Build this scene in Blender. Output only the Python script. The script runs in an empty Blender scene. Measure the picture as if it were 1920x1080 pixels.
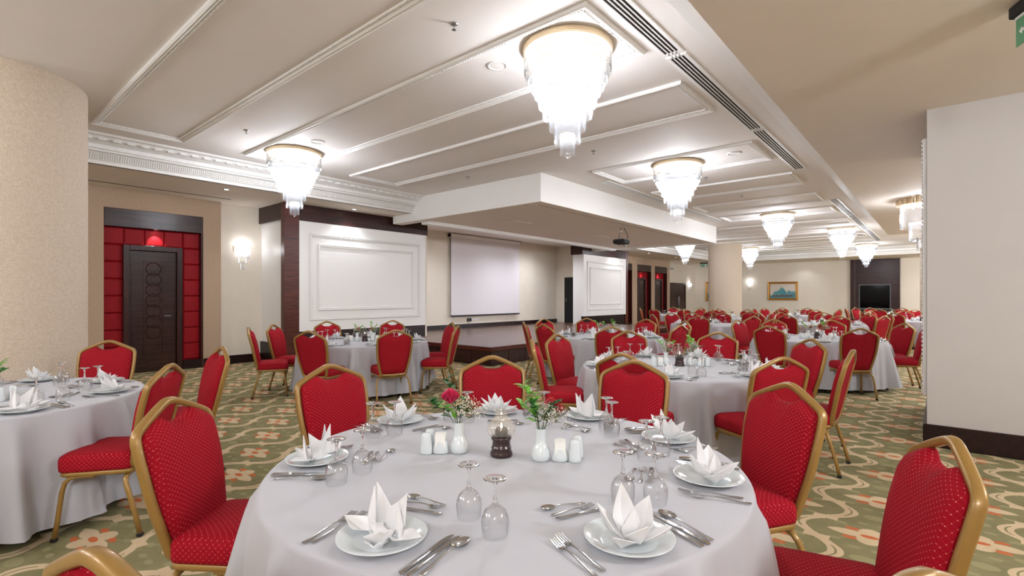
import bpy, math, random
from math import sin, cos, pi, radians, atan2, hypot, sqrt
from mathutils import Vector, Matrix

random.seed(7)
SC = bpy.context.scene
COL = SC.collection

# ------------------------------------------------------------------ camera, world, exposure
CAM_H = 1.35
cam_d = bpy.data.cameras.new('camera')
cam_d.sensor_width = 36.0
cam_d.lens = 945.0 / 1920.0 * 36.0
cam_d.shift_y = 17.0 / 1920.0
cam_d.clip_start = 0.05
cam = bpy.data.objects.new('camera', cam_d)
cam.location = (0, 0, CAM_H)
cam.rotation_euler = (pi / 2, 0, radians(40.4))
COL.objects.link(cam)
SC.camera = cam

w = bpy.data.worlds.new('world')
SC.world = w
w.use_nodes = True
w.node_tree.nodes['Background'].inputs[0].default_value = (1.0, 0.97, 0.93, 1)
w.node_tree.nodes['Background'].inputs[1].default_value = 0.3

SC.view_settings.view_transform = 'Standard'
SC.view_settings.look = 'None'
SC.view_settings.exposure = 0.16
SC.view_settings.gamma = 1.0
SC.view_settings.use_curve_mapping = False

P_CHAND = 98.0        # watts per lamp cluster of one chandelier
P_UNSEEN = 84.0      # unseen fill lamps, added for chandeliers assumed behind the camera
P_FILL_RIGHT = 235.0       # unseen fill lamps added below the ceiling on the right
P_DOWN = 14.0         # recessed downlights

def lamp(kind, loc, power, radius=0.1, color=(0.93, 0.975, 1.08), rot=None, spot=None, blend=0.6):
    d = bpy.data.lights.new('lamp', kind)
    d.energy = power
    d.color = color
    d.shadow_soft_size = radius
    if spot:
        d.spot_size = radians(spot)
        d.spot_blend = blend
    o = bpy.data.objects.new('lamp', d)
    o.location = loc
    if rot:
        o.rotation_euler = rot
    COL.objects.link(o)
    return o

# fill lamps added out of view behind the camera and to the right, without fittings
for p in ((-2.4, -2.2, 2.9), (-7.2, -2.2, 2.9), (-4.8, -2.4, 2.9)):
    lamp('POINT', p, P_UNSEEN, 0.35)
for p in ((1.6, -2.2, 2.75), (2.6, 2.6, 2.75), (3.0, 9.0, 2.75), (3.0, 15.0, 2.75)):
    lamp('POINT', p, P_FILL_RIGHT, 0.25)
for p in ((2.6, 20.0, 3.0), (2.8, 25.0, 3.0)):
    lamp('POINT', p, P_FILL_RIGHT * 2, 0.25)
# fill spots added under the stage ceiling, which shows no fittings of its own
for p in ((-7.3, 9.2, 3.06), (-7.3, 12.0, 3.06), (-7.3, 14.8, 3.06), (-10.0, 9.4, 3.28), (-10.0, 12.4, 3.28), (-10.4, 14.2, 3.28)):
    lamp('SPOT', p, 125.0, 0.08, rot=(0, 0, 0), spot=150, blend=0.9)

# ------------------------------------------------------------------ node expression helper
class V:
    """a scalar socket with arithmetic"""
    nt = None
    def __init__(s, sock): s.s = sock
    @staticmethod
    def op(o, *a):
        n = V.nt.nodes.new('ShaderNodeMath'); n.operation = o
        for i, x in enumerate(a):
            if isinstance(x, V): V.nt.links.new(x.s, n.inputs[i])
            else: n.inputs[i].default_value = x
        return V(n.outputs[0])
    def __add__(s, o): return V.op('ADD', s, o)
    __radd__ = __add__
    def __sub__(s, o): return V.op('SUBTRACT', s, o)
    def __rsub__(s, o): return V.op('SUBTRACT', o, s)
    def __mul__(s, o): return V.op('MULTIPLY', s, o)
    __rmul__ = __mul__
    def __truediv__(s, o): return V.op('DIVIDE', s, o)
    def abs(s): return V.op('ABSOLUTE', s)
    def floor(s): return V.op('FLOOR', s)
    def frac(s): return V.op('FRACT', s)
    def cos(s): return V.op('COSINE', s)
    def lt(s, o): return V.op('LESS_THAN', s, o)
    def mx(s, o): return V.op('MAXIMUM', s, o)
    def mn(s, o): return V.op('MINIMUM', s, o)

def new_mat(name):
    m = bpy.data.materials.new(name)
    m.use_nodes = True
    nt = m.node_tree
    b = nt.nodes['Principled BSDF']
    V.nt = nt
    return m, nt, b

def lin(c):
    return tuple((x / 255 / 12.92) if x / 255 <= 0.04045 else ((x / 255 + 0.055) / 1.055) ** 2.4 for x in c) + (1,)

def coords(nt, kind='Object'):
    tc = nt.nodes.new('ShaderNodeTexCoord')
    return tc.outputs[kind]

def xyz(nt, sock):
    s = nt.nodes.new('ShaderNodeSeparateXYZ')
    nt.links.new(sock, s.inputs[0])
    return V(s.outputs[0]), V(s.outputs[1]), V(s.outputs[2])

def noise(nt, sock, scale, detail=3, stretch=None, rough=0.5):
    n = nt.nodes.new('ShaderNodeTexNoise')
    n.inputs['Scale'].default_value = scale
    n.inputs['Detail'].default_value = detail
    n.inputs['Roughness'].default_value = rough
    if stretch:
        mp = nt.nodes.new('ShaderNodeMapping')
        mp.inputs['Scale'].default_value = stretch
        nt.links.new(sock, mp.inputs[0]); sock = mp.outputs[0]
    nt.links.new(sock, n.inputs['Vector'])
    return n.outputs[0]

def mixc(nt, fac, a, b):
    n = nt.nodes.new('ShaderNodeMix'); n.data_type = 'RGBA'
    for sock, val in ((n.inputs[0], fac), (n.inputs[6], a), (n.inputs[7], b)):
        if isinstance(val, V): nt.links.new(val.s, sock)
        elif isinstance(val, bpy.types.NodeSocket): nt.links.new(val, sock)
        else: sock.default_value = val
    return n.outputs[2]

def bump(nt, b, height, strength, dist=0.01):
    n = nt.nodes.new('ShaderNodeBump')
    n.inputs['Strength'].default_value = strength
    n.inputs['Distance'].default_value = dist
    nt.links.new(height, n.inputs['Height'])
    nt.links.new(n.outputs[0], b.inputs['Normal'])

def ramp(nt, fac, lo, hi):
    n = nt.nodes.new('ShaderNodeMapRange')
    n.inputs[1].default_value = lo; n.inputs[2].default_value = hi
    nt.links.new(fac, n.inputs[0])
    return n.outputs[0]

def plain(name, rgb, rough=0.5, metal=0.0, var=0.04, vscale=3.0, bmp=0.0, bscale=200, spec=0.5, coat=0.0, sheen=0.0):
    m, nt, b = new_mat(name)
    c = lin(rgb)
    o = coords(nt)
    nz = noise(nt, o, vscale, 3)
    dark = tuple(x * (1 - var * 2) for x in c[:3]) + (1,)
    nt.links.new(mixc(nt, nz, dark, tuple(min(1, x * (1 + var)) for x in c[:3]) + (1,)), b.inputs['Base Color'])
    b.inputs['Roughness'].default_value = rough
    b.inputs['Metallic'].default_value = metal
    b.inputs['Specular IOR Level'].default_value = spec
    b.inputs['Coat Weight'].default_value = coat
    b.inputs['Sheen Weight'].default_value = sheen
    if bmp:
        bump(nt, b, noise(nt, o, bscale, 2), bmp, 0.003)
    return m

def wood(name, dark, light, axis='z', rough=0.35, scale=1.0):
    m, nt, b = new_mat(name)
    o = coords(nt)
    st = {'z': (9, 9, 0.7), 'x': (0.7, 9, 9), 'y': (9, 0.7, 9)}[axis]
    n1 = noise(nt, o, 2.2 * scale, 6, st, 0.62)
    n2 = noise(nt, o, 14 * scale, 3, st)
    f = V(ramp(nt, n1, 0.36, 0.66)) * 0.75 + V(n2) * 0.3
    nt.links.new(mixc(nt, f, lin(dark), lin(light)), b.inputs['Base Color'])
    b.inputs['Roughness'].default_value = rough
    b.inputs['Coat Weight'].default_value = 0.06
    b.inputs['Specular IOR Level'].default_value = 0.3
    b.inputs['Coat Roughness'].default_value = 0.2
    bump(nt, b, n2, 0.05, 0.002)
    return m

def weave(name, a, c, scale=90.0, rough=0.85):
    m, nt, b = new_mat(name)
    o = coords(nt)
    n1 = noise(nt, o, scale, 2, (1, 1, 0.25))
    n2 = noise(nt, o, scale, 2, (0.25, 0.25, 1))
    f = (V(n1) + V(n2)) * 0.5
    f2 = V(ramp(nt, f.s, 0.38, 0.62))
    nt.links.new(mixc(nt, f2, lin(a), lin(c)), b.inputs['Base Color'])
    b.inputs['Roughness'].default_value = rough
    bump(nt, b, f.s, 0.25, 0.003)
    return m

def emit(name, rgb, strength):
    m, nt, b = new_mat(name)
    b.inputs['Base Color'].default_value = rgb + (1,)
    b.inputs['Emission Color'].default_value = rgb + (1,)
    b.inputs['Emission Strength'].default_value = strength
    return m

def glassy(name, gloss_lo, gloss_hi, tint=(1, 1, 1), body=0.0, body_col=(0.95, 0.95, 0.95), rough=0.02):
    """thin glass: clear with fresnel reflections, plus an optional milky body"""
    m, nt, b = new_mat(name)
    nt.nodes.remove(b)
    out = nt.nodes['Material Output']
    tr = nt.nodes.new('ShaderNodeBsdfTransparent'); tr.inputs[0].default_value = tint + (1,)
    gl = nt.nodes.new('ShaderNodeBsdfGlossy'); gl.inputs['Roughness'].default_value = rough
    lw = nt.nodes.new('ShaderNodeLayerWeight'); lw.inputs[0].default_value = 0.35
    fc = V(lw.outputs['Facing']); f = fc * fc * (gloss_hi - gloss_lo) + gloss_lo
    mx = nt.nodes.new('ShaderNodeMixShader')
    nt.links.new(f.s, mx.inputs[0]); nt.links.new(tr.outputs[0], mx.inputs[1]); nt.links.new(gl.outputs[0], mx.inputs[2])
    last = mx.outputs[0]
    if body:
        df = nt.nodes.new('ShaderNodeBsdfDiffuse'); df.inputs[0].default_value = body_col + (1,)
        tl = nt.nodes.new('ShaderNodeBsdfTranslucent'); tl.inputs[0].default_value = body_col + (1,)
        ad = nt.nodes.new('ShaderNodeMixShader'); ad.inputs[0].default_value = 0.6
        nt.links.new(df.outputs[0], ad.inputs[1]); nt.links.new(tl.outputs[0], ad.inputs[2])
        m2 = nt.nodes.new('ShaderNodeMixShader'); m2.inputs[0].default_value = body
        nt.links.new(last, m2.inputs[1]); nt.links.new(ad.outputs[0], m2.inputs[2])
        last = m2.outputs[0]
    nt.links.new(last, out.inputs[0])
    return m

def solid_glass():
    m, nt, b = new_mat('solid_glass')
    b.inputs['Base Color'].default_value = (1, 1, 1, 1)
    b.inputs['Roughness'].default_value = 0.0
    b.inputs['Transmission Weight'].default_value = 1.0
    b.inputs['IOR'].default_value = 1.47
    return m

def chair_fabric():
    m, nt, b = new_mat('red_diamond_fabric')
    o = coords(nt)
    x, y, z = xyz(nt, o)
    g = nt.nodes.new('ShaderNodeTexCoord')
    nx, ny, nz_ = xyz(nt, g.outputs['Normal'])
    sd = V.op('GREATER_THAN', nx.abs(), 0.62)
    u = (x + (y - x) * sd) / 0.0225
    v = (z - y * (1.0 - sd)) / 0.0225
    def cell(t): return (t.frac() - 0.5)
    a, c = cell(u), cell(v)
    a2, c2 = cell(u + 0.5), cell(v + 0.5)
    d1 = a * a + c * c
    d2 = a2 * a2 + c2 * c2
    dot = d1.mn(d2).lt(0.0036)
    l1 = ((u + v).frac() - 0.5).abs()
    l2 = ((u - v).frac() - 0.5).abs()
    line = l1.mx(l2)
    line = V.op('GREATER_THAN', line, 0.462) * 0.10
    nz = noise(nt, o, 260, 2)
    base = mixc(nt, nz, lin((132, 5, 22)), lin((156, 10, 31)))
    c1 = mixc(nt, line, base, lin((214, 96, 92)))
    c2_ = mixc(nt, dot, c1, lin((212, 128, 116)))
    nt.links.new(c2_, b.inputs['Base Color'])
    b.inputs['Roughness'].default_value = 0.8
    b.inputs['Specular IOR Level'].default_value = 0.12
    b.inputs['Sheen Weight'].default_value = 0.0
    bump(nt, b, noise(nt, o, 600, 2), 0.15, 0.001)
    return m

def carpet():
    m, nt, b = new_mat('patterned_carpet')
    o = coords(nt)
    x, y, z = xyz(nt, o)
    A, P = 0.47, 0.63
    wob = V(noise(nt, o, 14, 2)) * 0.012 - 0.006
    gx = (x + 0.305 + wob) / A + 0.5
    i = gx.floor()
    lx = (gx - i - 0.5) * A
    half = (i * 0.5).frac()                       # 0 or .5
    gy = (y - 3.46 + wob) / P - half + 0.5
    ly = (gy.frac() - 0.5) * P
    ax, ay = lx.abs(), ly.abs()
    def sq(t): return t * t
    def ell(cx, cy, rx, ry): return (sq((ax - cx) / rx) + sq((ay - cy) / ry)).lt(1.0)
    # curved lattice of beige bands
    ogee = (ax - (A / 2) - (ly * (2 * pi / P)).cos() * 0.115).abs()
    band = ogee.lt(0.036)
    split = V.op('MULTIPLY', ogee.lt(0.005), V.op('GREATER_THAN', ay, 0.24))
    oval = (sq(ax / 0.062) + sq((ay - P / 2) / 0.038)).lt(1.0)
    # ring = ((sq(ax) + sq(ay - P / 2) * 0.8) - 0.0048).abs().lt(0.0016)
    knot = V.op('MULTIPLY', ((ax - 0.205).abs()).lt(0.034), ((ay - 0.165).abs()).lt(0.034))
    band = band.mx(knot)
    band = band - split * band
    # flower
    petx = V.op('LESS_THAN', ay, (1.0 - sq((ax - 0.10) / 0.105)) * 0.043)
    pety = (sq(ax) + sq(ay - 0.055)).lt(0.0034)
    flower = petx.mx(pety)
    orange = ell(0.0, 0.0, 0.043, 0.021).mx(ell(0.086, 0.068, 0.040, 0.019))
    leaf = ell(0.155, 0.125, 0.034, 0.020).mx(ell(0.05, 0.185, 0.03, 0.018))
    stem = V.op('MULTIPLY', ((ax * 0.8 - ay).abs()).lt(0.007), ax.lt(0.19))
    nz = noise(nt, o, 6, 5, None, 0.7)
    pile = noise(nt, o, 900, 1)
    leaf2 = oval
    green = mixc(nt, nz, lin((108, 104, 70)), lin((156, 148, 110)))
    beige = mixc(nt, nz, lin((192, 169, 134)), lin((220, 198, 163)))
    c = mixc(nt, leaf.mx(stem).mx(leaf2), green, lin((152, 146, 108)))
    c = mixc(nt, band, c, beige)
    c = mixc(nt, flower, c, beige)
    org_on = orange * (1.0 - pety * ay.lt(0.2) * V.op('GREATER_THAN', ax, 0.05))
    c = mixc(nt, org_on, c, lin((196, 106, 66)))
    pl = V(pile) * 0.35 + 0.78
    mul = nt.nodes.new('ShaderNodeMix'); mul.data_type = 'RGBA'; mul.blend_type = 'MULTIPLY'; mul.inputs[0].default_value = 1
    cb = nt.nodes.new('ShaderNodeCombineColor')
    for k in range(3): nt.links.new(pl.s, cb.inputs[k])
    nt.links.new(c, mul.inputs[6]); nt.links.new(cb.outputs[0], mul.inputs[7])
    nt.links.new(mul.outputs[2], b.inputs['Base Color'])
    b.inputs['Roughness'].default_value = 1.0
    b.inputs['Specular IOR Level'].default_value = 0.1
    bump(nt, b, pile, 0.4, 0.004)
    return m

def painting_mat():
    m, nt, b = new_mat('abstract_turquoise_paint')
    o = coords(nt)
    x, y, z = xyz(nt, o)
    n1 = noise(nt, o, 5.5, 5, None, 0.7)
    n2 = noise(nt, o, 9, 4, (1, 1, 2.0), 0.6)
    hump = (x * 9.0 + 0.8).cos() * 0.09 + (x * 17.0).cos() * 0.05
    d = V(n1) * 0.55 + hump - z * 1.0 - (x * x) * 0.55
    blue = V(ramp(nt, d.s, 0.16, 0.24))
    c0 = mixc(nt, V(n2), lin((12, 62, 96)), lin((120, 206, 210)))
    c = mixc(nt, blue, lin((214, 204, 190)), c0)
    dk = V.op('LESS_THAN', (V(n2) - 0.5).abs(), 0.018) * blue
    c = mixc(nt, dk, c, lin((56, 34, 34)))
    base = V.op('MULTIPLY', z.lt(-0.23), V.op('GREATER_THAN', z, -0.30)) * (x.abs()).lt(0.5)
    c = mixc(nt, base, c, lin((104, 66, 54)))
    nt.links.new(c, b.inputs['Base Color'])
    b.inputs['Roughness'].default_value = 0.6
    return m

M = {}
M['carpet'] = carpet()
M['fabric'] = chair_fabric()
M['gold'] = plain('gold_painted_metal', (150, 115, 56), 0.38, 0.25, 0.05, 8, coat=0.25)
M['black'] = plain('black_rubber', (18, 17, 16), 0.5)
M['ceil'] = plain('ceiling_plaster', (234, 228, 222), 0.75, var=0.015)
M['soffit'] = plain('soffit_plaster', (234, 224, 213), 0.8, var=0.02)
M['stageceil'] = plain('stage_ceiling_plaster', (240, 230, 220), 0.8, var=0.02)
M['white'] = plain('white_gloss_paint', (236, 234, 230), 0.4, var=0.01)
M['cream'] = plain('cream_wallpaper', (226, 216, 200), 0.75, var=0.03, vscale=5, bmp=0.1, bscale=150)
M['beigepaint'] = plain('beige_painted_pillar', (182, 176, 169), 0.7, var=0.03, vscale=2)
M['tan'] = weave('tan_woven_wallpaper', (170, 146, 122), (184, 161, 137), 120)
M['colpaper'] = weave('beige_woven_wallpaper', (194, 177, 156), (211, 196, 177), 110)
M['woodz'] = wood('dark_wenge_upright', (24, 9, 8), (68, 31, 23), 'z')
M['woody'] = wood('dark_wenge_along', (24, 9, 8), (66, 32, 25), 'y')
M['woodx'] = wood('dark_wenge_across', (24, 9, 8), (66, 32, 25), 'x')
M['doorwood'] = wood('carved_door_wood', (24, 11, 9), (66, 40, 31), 'y', 0.3)
M['postwood'] = wood('figured_mahogany', (44, 14, 10), (100, 46, 33), 'y', 0.3, 2.2)
M['base'] = wood('skirting_wood', (18, 7, 6), (42, 18, 15), 'y', 0.35)
M['stagefloor'] = wood('stage_boards', (66, 46, 38), (120, 90, 76), 'x', 0.28)
M['redpad'] = plain('crimson_padded_leather', (146, 8, 20), 0.55, var=0.06, vscale=12, bmp=0.15, bscale=120, spec=0.2)
M['cloth'] = plain('white_damask_cloth', (178, 178, 182), 0.7, var=0.012, vscale=6, bmp=0.06, bscale=40, sheen=0.2)
M['napkin'] = plain('white_napkin_linen', (228, 227, 226), 0.75, var=0.01, bmp=0.05, bscale=300)
M['china'] = plain('white_porcelain', (210, 216, 216), 0.12, var=0.01, coat=0.5)
M['steel'] = plain('polished_steel', (198, 198, 198), 0.12, 1.0, 0.02)
M['glass'] = glassy('wine_glass', 0.045, 0.95, (0.995, 0.995, 0.995))
M['shade'] = glassy('lantern_glass', 0.05, 0.5, (0.95, 0.93, 0.9), 0.06)
M['crystal'] = glassy('crystal_prisms', 0.02, 0.32, (1, 1, 1), 0.022, (0.93, 0.95, 0.98), 0.1)
M['sconcecrystal'] = glassy('sconce_prisms', 0.05, 0.5, (1, 1, 1), 0.14, (0.95, 0.96, 1.0), 0.1)
M['brass'] = plain('brushed_gold_plate', (206, 184, 150), 0.4, 0.3, 0.04)
M['bulb'] = emit('glowing_bulb', (1.0, 0.96, 0.9), 5.0)
M['down'] = emit('downlight_glow', (1.0, 0.97, 0.92), 14.0)
M['flame'] = emit('candle_flame', (1.0, 0.82, 0.5), 14.0)
M['candle'] = plain('dark_candle_wax', (26, 22, 22), 0.35, coat=0.6)
M['screen'] = plain('projection_fabric', (224, 218, 220), 0.85, var=0.01)
M['tv'] = plain('dark_television_glass', (3, 3, 4), 0.08, spec=0.12)
M['alu'] = plain('brushed_aluminium', (170, 170, 170), 0.35, 0.9)
M['darkalu'] = plain('dark_silver_rim', (96, 96, 100), 0.4, 0.6)
M['slot'] = plain('dark_slot', (16, 15, 15), 0.7)
M['gilt'] = plain('gilt_frame', (184, 132, 58), 0.35, 0.5, 0.15, 30)
M['paint'] = painting_mat()
M['pink'] = plain('pink_petals', (236, 56, 108), 0.6, var=0.12, vscale=60)
M['coral'] = plain('coral_petals', (206, 58, 62), 0.6, var=0.2, vscale=60)
M['leafd'] = plain('dark_green_leaf', (40, 98, 34), 0.4, var=0.2, vscale=40)
M['leafl'] = plain('bright_green_leaf', (116, 186, 52), 0.45, var=0.15, vscale=40)
M['stem'] = plain('green_stem', (86, 100, 48), 0.6)
M['gyp'] = plain('white_sprig_blossom', (228, 222, 200), 0.7)
M['green'] = plain('green_acrylic_sign', (90, 150, 110), 0.3)
M['greenglow'] = emit('green_exit_glow', (0.35, 0.75, 0.5), 1.0)
M['lanternwood'] = plain('dark_lantern_wood', (44, 18, 16), 0.3, coat=0.4)
M['solidglass'] = solid_glass()
M['paper'] = plain('white_paper', (240, 238, 230), 0.8)

# ------------------------------------------------------------------ mesh helpers
class MB:
    def __init__(s): s.v = []; s.f = []
    def add(s, vs, fs):
        n = len(s.v)
        s.v += [tuple(p) for p in vs]
        s.f += [tuple(n + i for i in f) for f in fs]
        return s
    def box(s, x0, x1, y0, y1, z0, z1, b=0.0):
        if b <= 0:
            vs = [(x, y, z) for z in (z0, z1) for y in (y0, y1) for x in (x0, x1)]
            fs = [(0, 2, 3, 1), (4, 5, 7, 6), (0, 1, 5, 4), (2, 6, 7, 3), (0, 4, 6, 2), (1, 3, 7, 5)]
            return s.add(vs, fs)
        rings = []
        for z, i in ((z0, b), (z0 + b, 0), (z1 - b, 0), (z1, b)):
            X0, X1, Y0, Y1 = x0 + i, x1 - i, y0 + i, y1 - i
            rings.append([(X0 + b, Y0, z), (X1 - b, Y0, z), (X1, Y0 + b, z), (X1, Y1 - b, z),
                          (X1 - b, Y1, z), (X0 + b, Y1, z), (X0, Y1 - b, z), (X0, Y0 + b, z)])
        return s.rings(rings)
    def rings(s, rs, closed=True, cap=True):
        n = len(rs[0]); vs = [p for r in rs for p in r]; fs = []
        for k in range(len(rs) - 1):
            for i in range(n if closed else n - 1):
                j = (i + 1) % n
                fs.append((k * n + i, k * n + j, (k + 1) * n + j, (k + 1) * n + i))
        if cap and closed:
            fs.append(tuple(reversed(range(n))))
            fs.append(tuple((len(rs) - 1) * n + i for i in range(n)))
        return s.add(vs, fs)
    def lathe(s, prof, n=24, c=(0, 0, 0), cap=False, sx=1.0, sy=1.0):
        rs = [[(c[0] + r * cos(2 * pi * i / n) * sx, c[1] + r * sin(2 * pi * i / n) * sy, c[2] + z) for i in range(n)] for r, z in prof]
        return s.rings(rs, True, cap)
    def sweep(s, path, sec, closed=False, up=None, scale=None):
        """sec: list of (a,b) offsets along side and up; up: reference vector for b"""
        P = [Vector(p) for p in path]; n = len(P); rs = []
        upv = Vector(up) if up else None
        prev = None
        for i in range(n):
            if closed: t = P[(i + 1) % n] - P[i - 1]
            else: t = P[min(i + 1, n - 1)] - P[max(i - 1, 0)]
            t.normalize()
            if upv is not None: u = upv - t * upv.dot(t)
            else:
                ref = prev if prev is not None else (Vector((0, 0, 1)) if abs(t.z) < 0.9 else Vector((1, 0, 0)))
                u = ref - t * ref.dot(t)
            u.normalize(); prev = u
            sd = t.cross(u)
            k = scale[i] if scale else 1.0
            rs.append([P[i] + sd * (a * k) + u * (b * k) for a, b in sec])
        if closed: rs.append(rs[0]); return s.rings(rs, True, False)
        return s.rings(rs, True, True)
    def tube(s, path, r, n=8, scale=None):
        return s.sweep(path, [(r * cos(2 * pi * i / n), r * sin(2 * pi * i / n)) for i in range(n)], scale=scale)
    def mesh(s, name, m, smooth=False, ang=None):
        me = bpy.data.meshes.new(name)
        me.from_pydata(s.v, [], s.f)
        if m is not None: me.materials.append(m)
        if smooth or ang:
            me.polygons.foreach_set('use_smooth', [True] * len(me.polygons))
            if ang:
                try: me.set_sharp_from_angle(angle=radians(ang))
                except Exception: pass
        me.update()
        return me

def rrect(w_, h_, r, k=3):
    pts = []
    for cx, cy, a0 in ((w_ / 2 - r, h_ / 2 - r, 0), (-w_ / 2 + r, h_ / 2 - r, 90), (-w_ / 2 + r, -h_ / 2 + r, 180), (w_ / 2 - r, -h_ / 2 + r, 270)):
        for i in range(k + 1):
            a = radians(a0 + 90 * i / k)
            pts.append((cx + r * cos(a), cy + r * sin(a)))
    return pts

def link(o, parent=None):
    COL.objects.link(o)
    if parent is not None: o.parent = parent
    return o

def obj(name, mb, m=None, parent=None, smooth=False, ang=None, loc=None, stuff=False):
    me = mb if isinstance(mb, bpy.types.Mesh) else mb.mesh(name, m, smooth, ang)
    o = bpy.data.objects.new(name, me)
    if loc: o.location = loc
    if stuff: o['kind'] = 'stuff'
    return link(o, parent)

def tag(o, label=None, cat=None, group=None, kind=None):
    if label: o['label'] = label
    if cat: o['category'] = cat
    if group: o['group'] = group
    if kind: o['kind'] = kind
    return o

def thing(name, label, cat, loc=(0, 0, 0), rz=0.0, group=None):
    o = bpy.data.objects.new(name, None)
    o.empty_display_size = 0.05
    o.location = loc; o.rotation_euler = (0, 0, rz)
    tag(o, label, cat, group)
    return link(o)

def struct(name, mb, m, parent=None, smooth=False, ang=None, label=None, cat='wall'):
    o = obj(name, mb, m, parent, smooth, ang)
    if parent is None:
        o['kind'] = 'structure'
        o['label'] = label or name.replace('_', ' ')
        o['category'] = cat
    return o

def copy_tree(root, loc, rz, label=None, group=None, parent=None):
    c = root.copy(); COL.objects.link(c)
    if parent is not None: c.parent = parent
    else:
        c.location = loc; c.rotation_euler = (0, 0, rz)
    if label: c['label'] = label
    if group: c['group'] = group
    for ch in KIDS.get(root.name, []):
        copy_tree(ch, None, None, parent=c)
    return c

KIDS = {}
def note_kids(root):
    ks = [o for o in COL.objects if o.parent == root]
    KIDS[root.name] = ks
    for k in ks: note_kids(k)

# ------------------------------------------------------------------ room shell
Z_C, Z_S, Z_L = 3.56, 3.22, 3.05      # main ceiling, wall-side soffit, lower ceiling right and over the stage
XB_ = -10.80
XW = -10.95                           # left wall
b = MB(); b.box(-13, 7, -5, 31, -0.1, 0.0)
struct('floor', b, M['carpet'], label='green and beige floral patterned carpet covering the hall floor', cat='floor')
b = MB(); b.box(-9.0, 7, -5, 31, Z_C, Z_C + 0.12)
struct('ceiling', b, M['ceil'], label='white main ceiling with rectangular mouldings and chandeliers', cat='ceiling')
b = MB(); b.box(XW - 0.3, -9.02, -5, 7.14, Z_S, Z_S + 0.45); b.box(-13, -9.02, 16.3, 31, Z_S, Z_S + 0.45); b.box(-9.02, 7, 27.8, 31, Z_S, Z_S + 0.3)
struct('ceiling_soffit', b, M['soffit'], label='lower beige soffit running along the left wall and the far wall', cat='ceiling')
b = MB(); b.box(-1.105, 7, -5, 17.2, Z_L, Z_C + 0.05)
struct('ceiling_right', b, M['soffit'], label='lower plain beige ceiling over the right side, in front of the pillar', cat='ceiling')
b = MB(); b.box(-1.52, -1.10, -5, 17.2, Z_C - 0.05, Z_C + 0.02)
struct('trim_1', b, M['white'], label='narrow white step band where main ceiling meets the lower right ceiling', cat='trim')
b = MB(); b.box(XW - 0.3, XW, -5, 8.2, 0, Z_S)
struct('wall_left', b, M['cream'], label='cream wall on the left between the door surround and the wood post')
b = MB(); b.box(-11.85, -11.5, 7.9, 16.6, 0, Z_S + 0.4)
struct('wall_stage', b, M['cream'], label='cream back wall of the stage behind the projection screen')
b = MB(); b.box(-13.0, XW, 16.25, 18.85, 0, Z_S); b.box(-13.0, XB_ - 0.23, 18.85, 25.4, 0, Z_S); b.box(-13.0, -11.4, 25.4, 31, 0, Z_S)
struct('wall_left_far', b, M['cream'], label='cream far end of the left wall beyond the stage')
b = MB(); b.box(-13, 7, 30.5, 30.8, 0, Z_C)
struct('wall_far', b, M['cream'], label='pale cream far wall with painting, sconce and television niche')
b = MB(); b.box(-13, 7, -5.3, -5, 0, Z_C)
struct('wall_back', b, M['cream'], label='cream wall behind the camera')
b = MB(); b.box(7, 7.3, -5, 31, 0, Z_C)
struct('wall_right', b, M['cream'], label='cream wall on the far right, hidden behind the pillar')

# pillar on the right
pil = obj('pillar', MB().box(-0.097, 1.75, 5.93, 7.9, 0, Z_L), M['beigepaint'])
tag(pil, 'large square beige pillar at the right edge of the picture', 'pillar', kind='structure')
b = MB(); b.box(-0.125, 1.78, 5.902, 7.93, 0, 0.20, 0.008)
obj('baseboard', b, M['base'], pil)
b = MB(); b.box(-0.13, -0.095, 6.1, 7.7, 0.42, 2.84, 0.01)
obj('side_panel', b, M['white'], pil)['label'] = 'white beaded panel on the side face'
b = MB()
for k in range(60):
    z = 0.44 + k * 0.04
    b.box(-0.140, -0.128, 6.11, 6.15, z, z + 0.028, 0.005)
obj('beading', b, M['white'], pil, stuff=True)

# round columns
def column(x, y, r, z, label, cap=False):
    t = thing('round_column', label, 'column', (x, y, 0)); t['kind'] = 'structure'
    obj('shaft', MB().lathe([(r, 0), (r, z)], 72), M['colpaper'], t, smooth=True)
    obj('baseboard', MB().lathe([(r + 0.02, 0), (r + 0.02, 0.17), (r, 0.18)], 72), M['base'], t, ang=40)
    if cap:
        obj('capital', MB().lathe([(r, z - 0.34), (r + 0.10, z - 0.32), (r + 0.12, z - 0.22), (r + 0.05, z - 0.2), (r + 0.08, z - 0.14), (r + 0.22, z - 0.11), (r + 0.24, z - 0.02), (r + 0.2, z)], 64), M['white'], t, ang=40)
    return t
column(-7.33, 0.46, 0.76, Z_C, 'huge round beige wallpapered column at the left edge of the picture')
column(-6.95, 22.06, 0.655, Z_C, 'round beige column standing in the middle distance, right of the stage')
column(0.0, 25.0, 0.62, Z_C, 'round pale column with a ringed white capital, beside the pillar edge', True)

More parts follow.
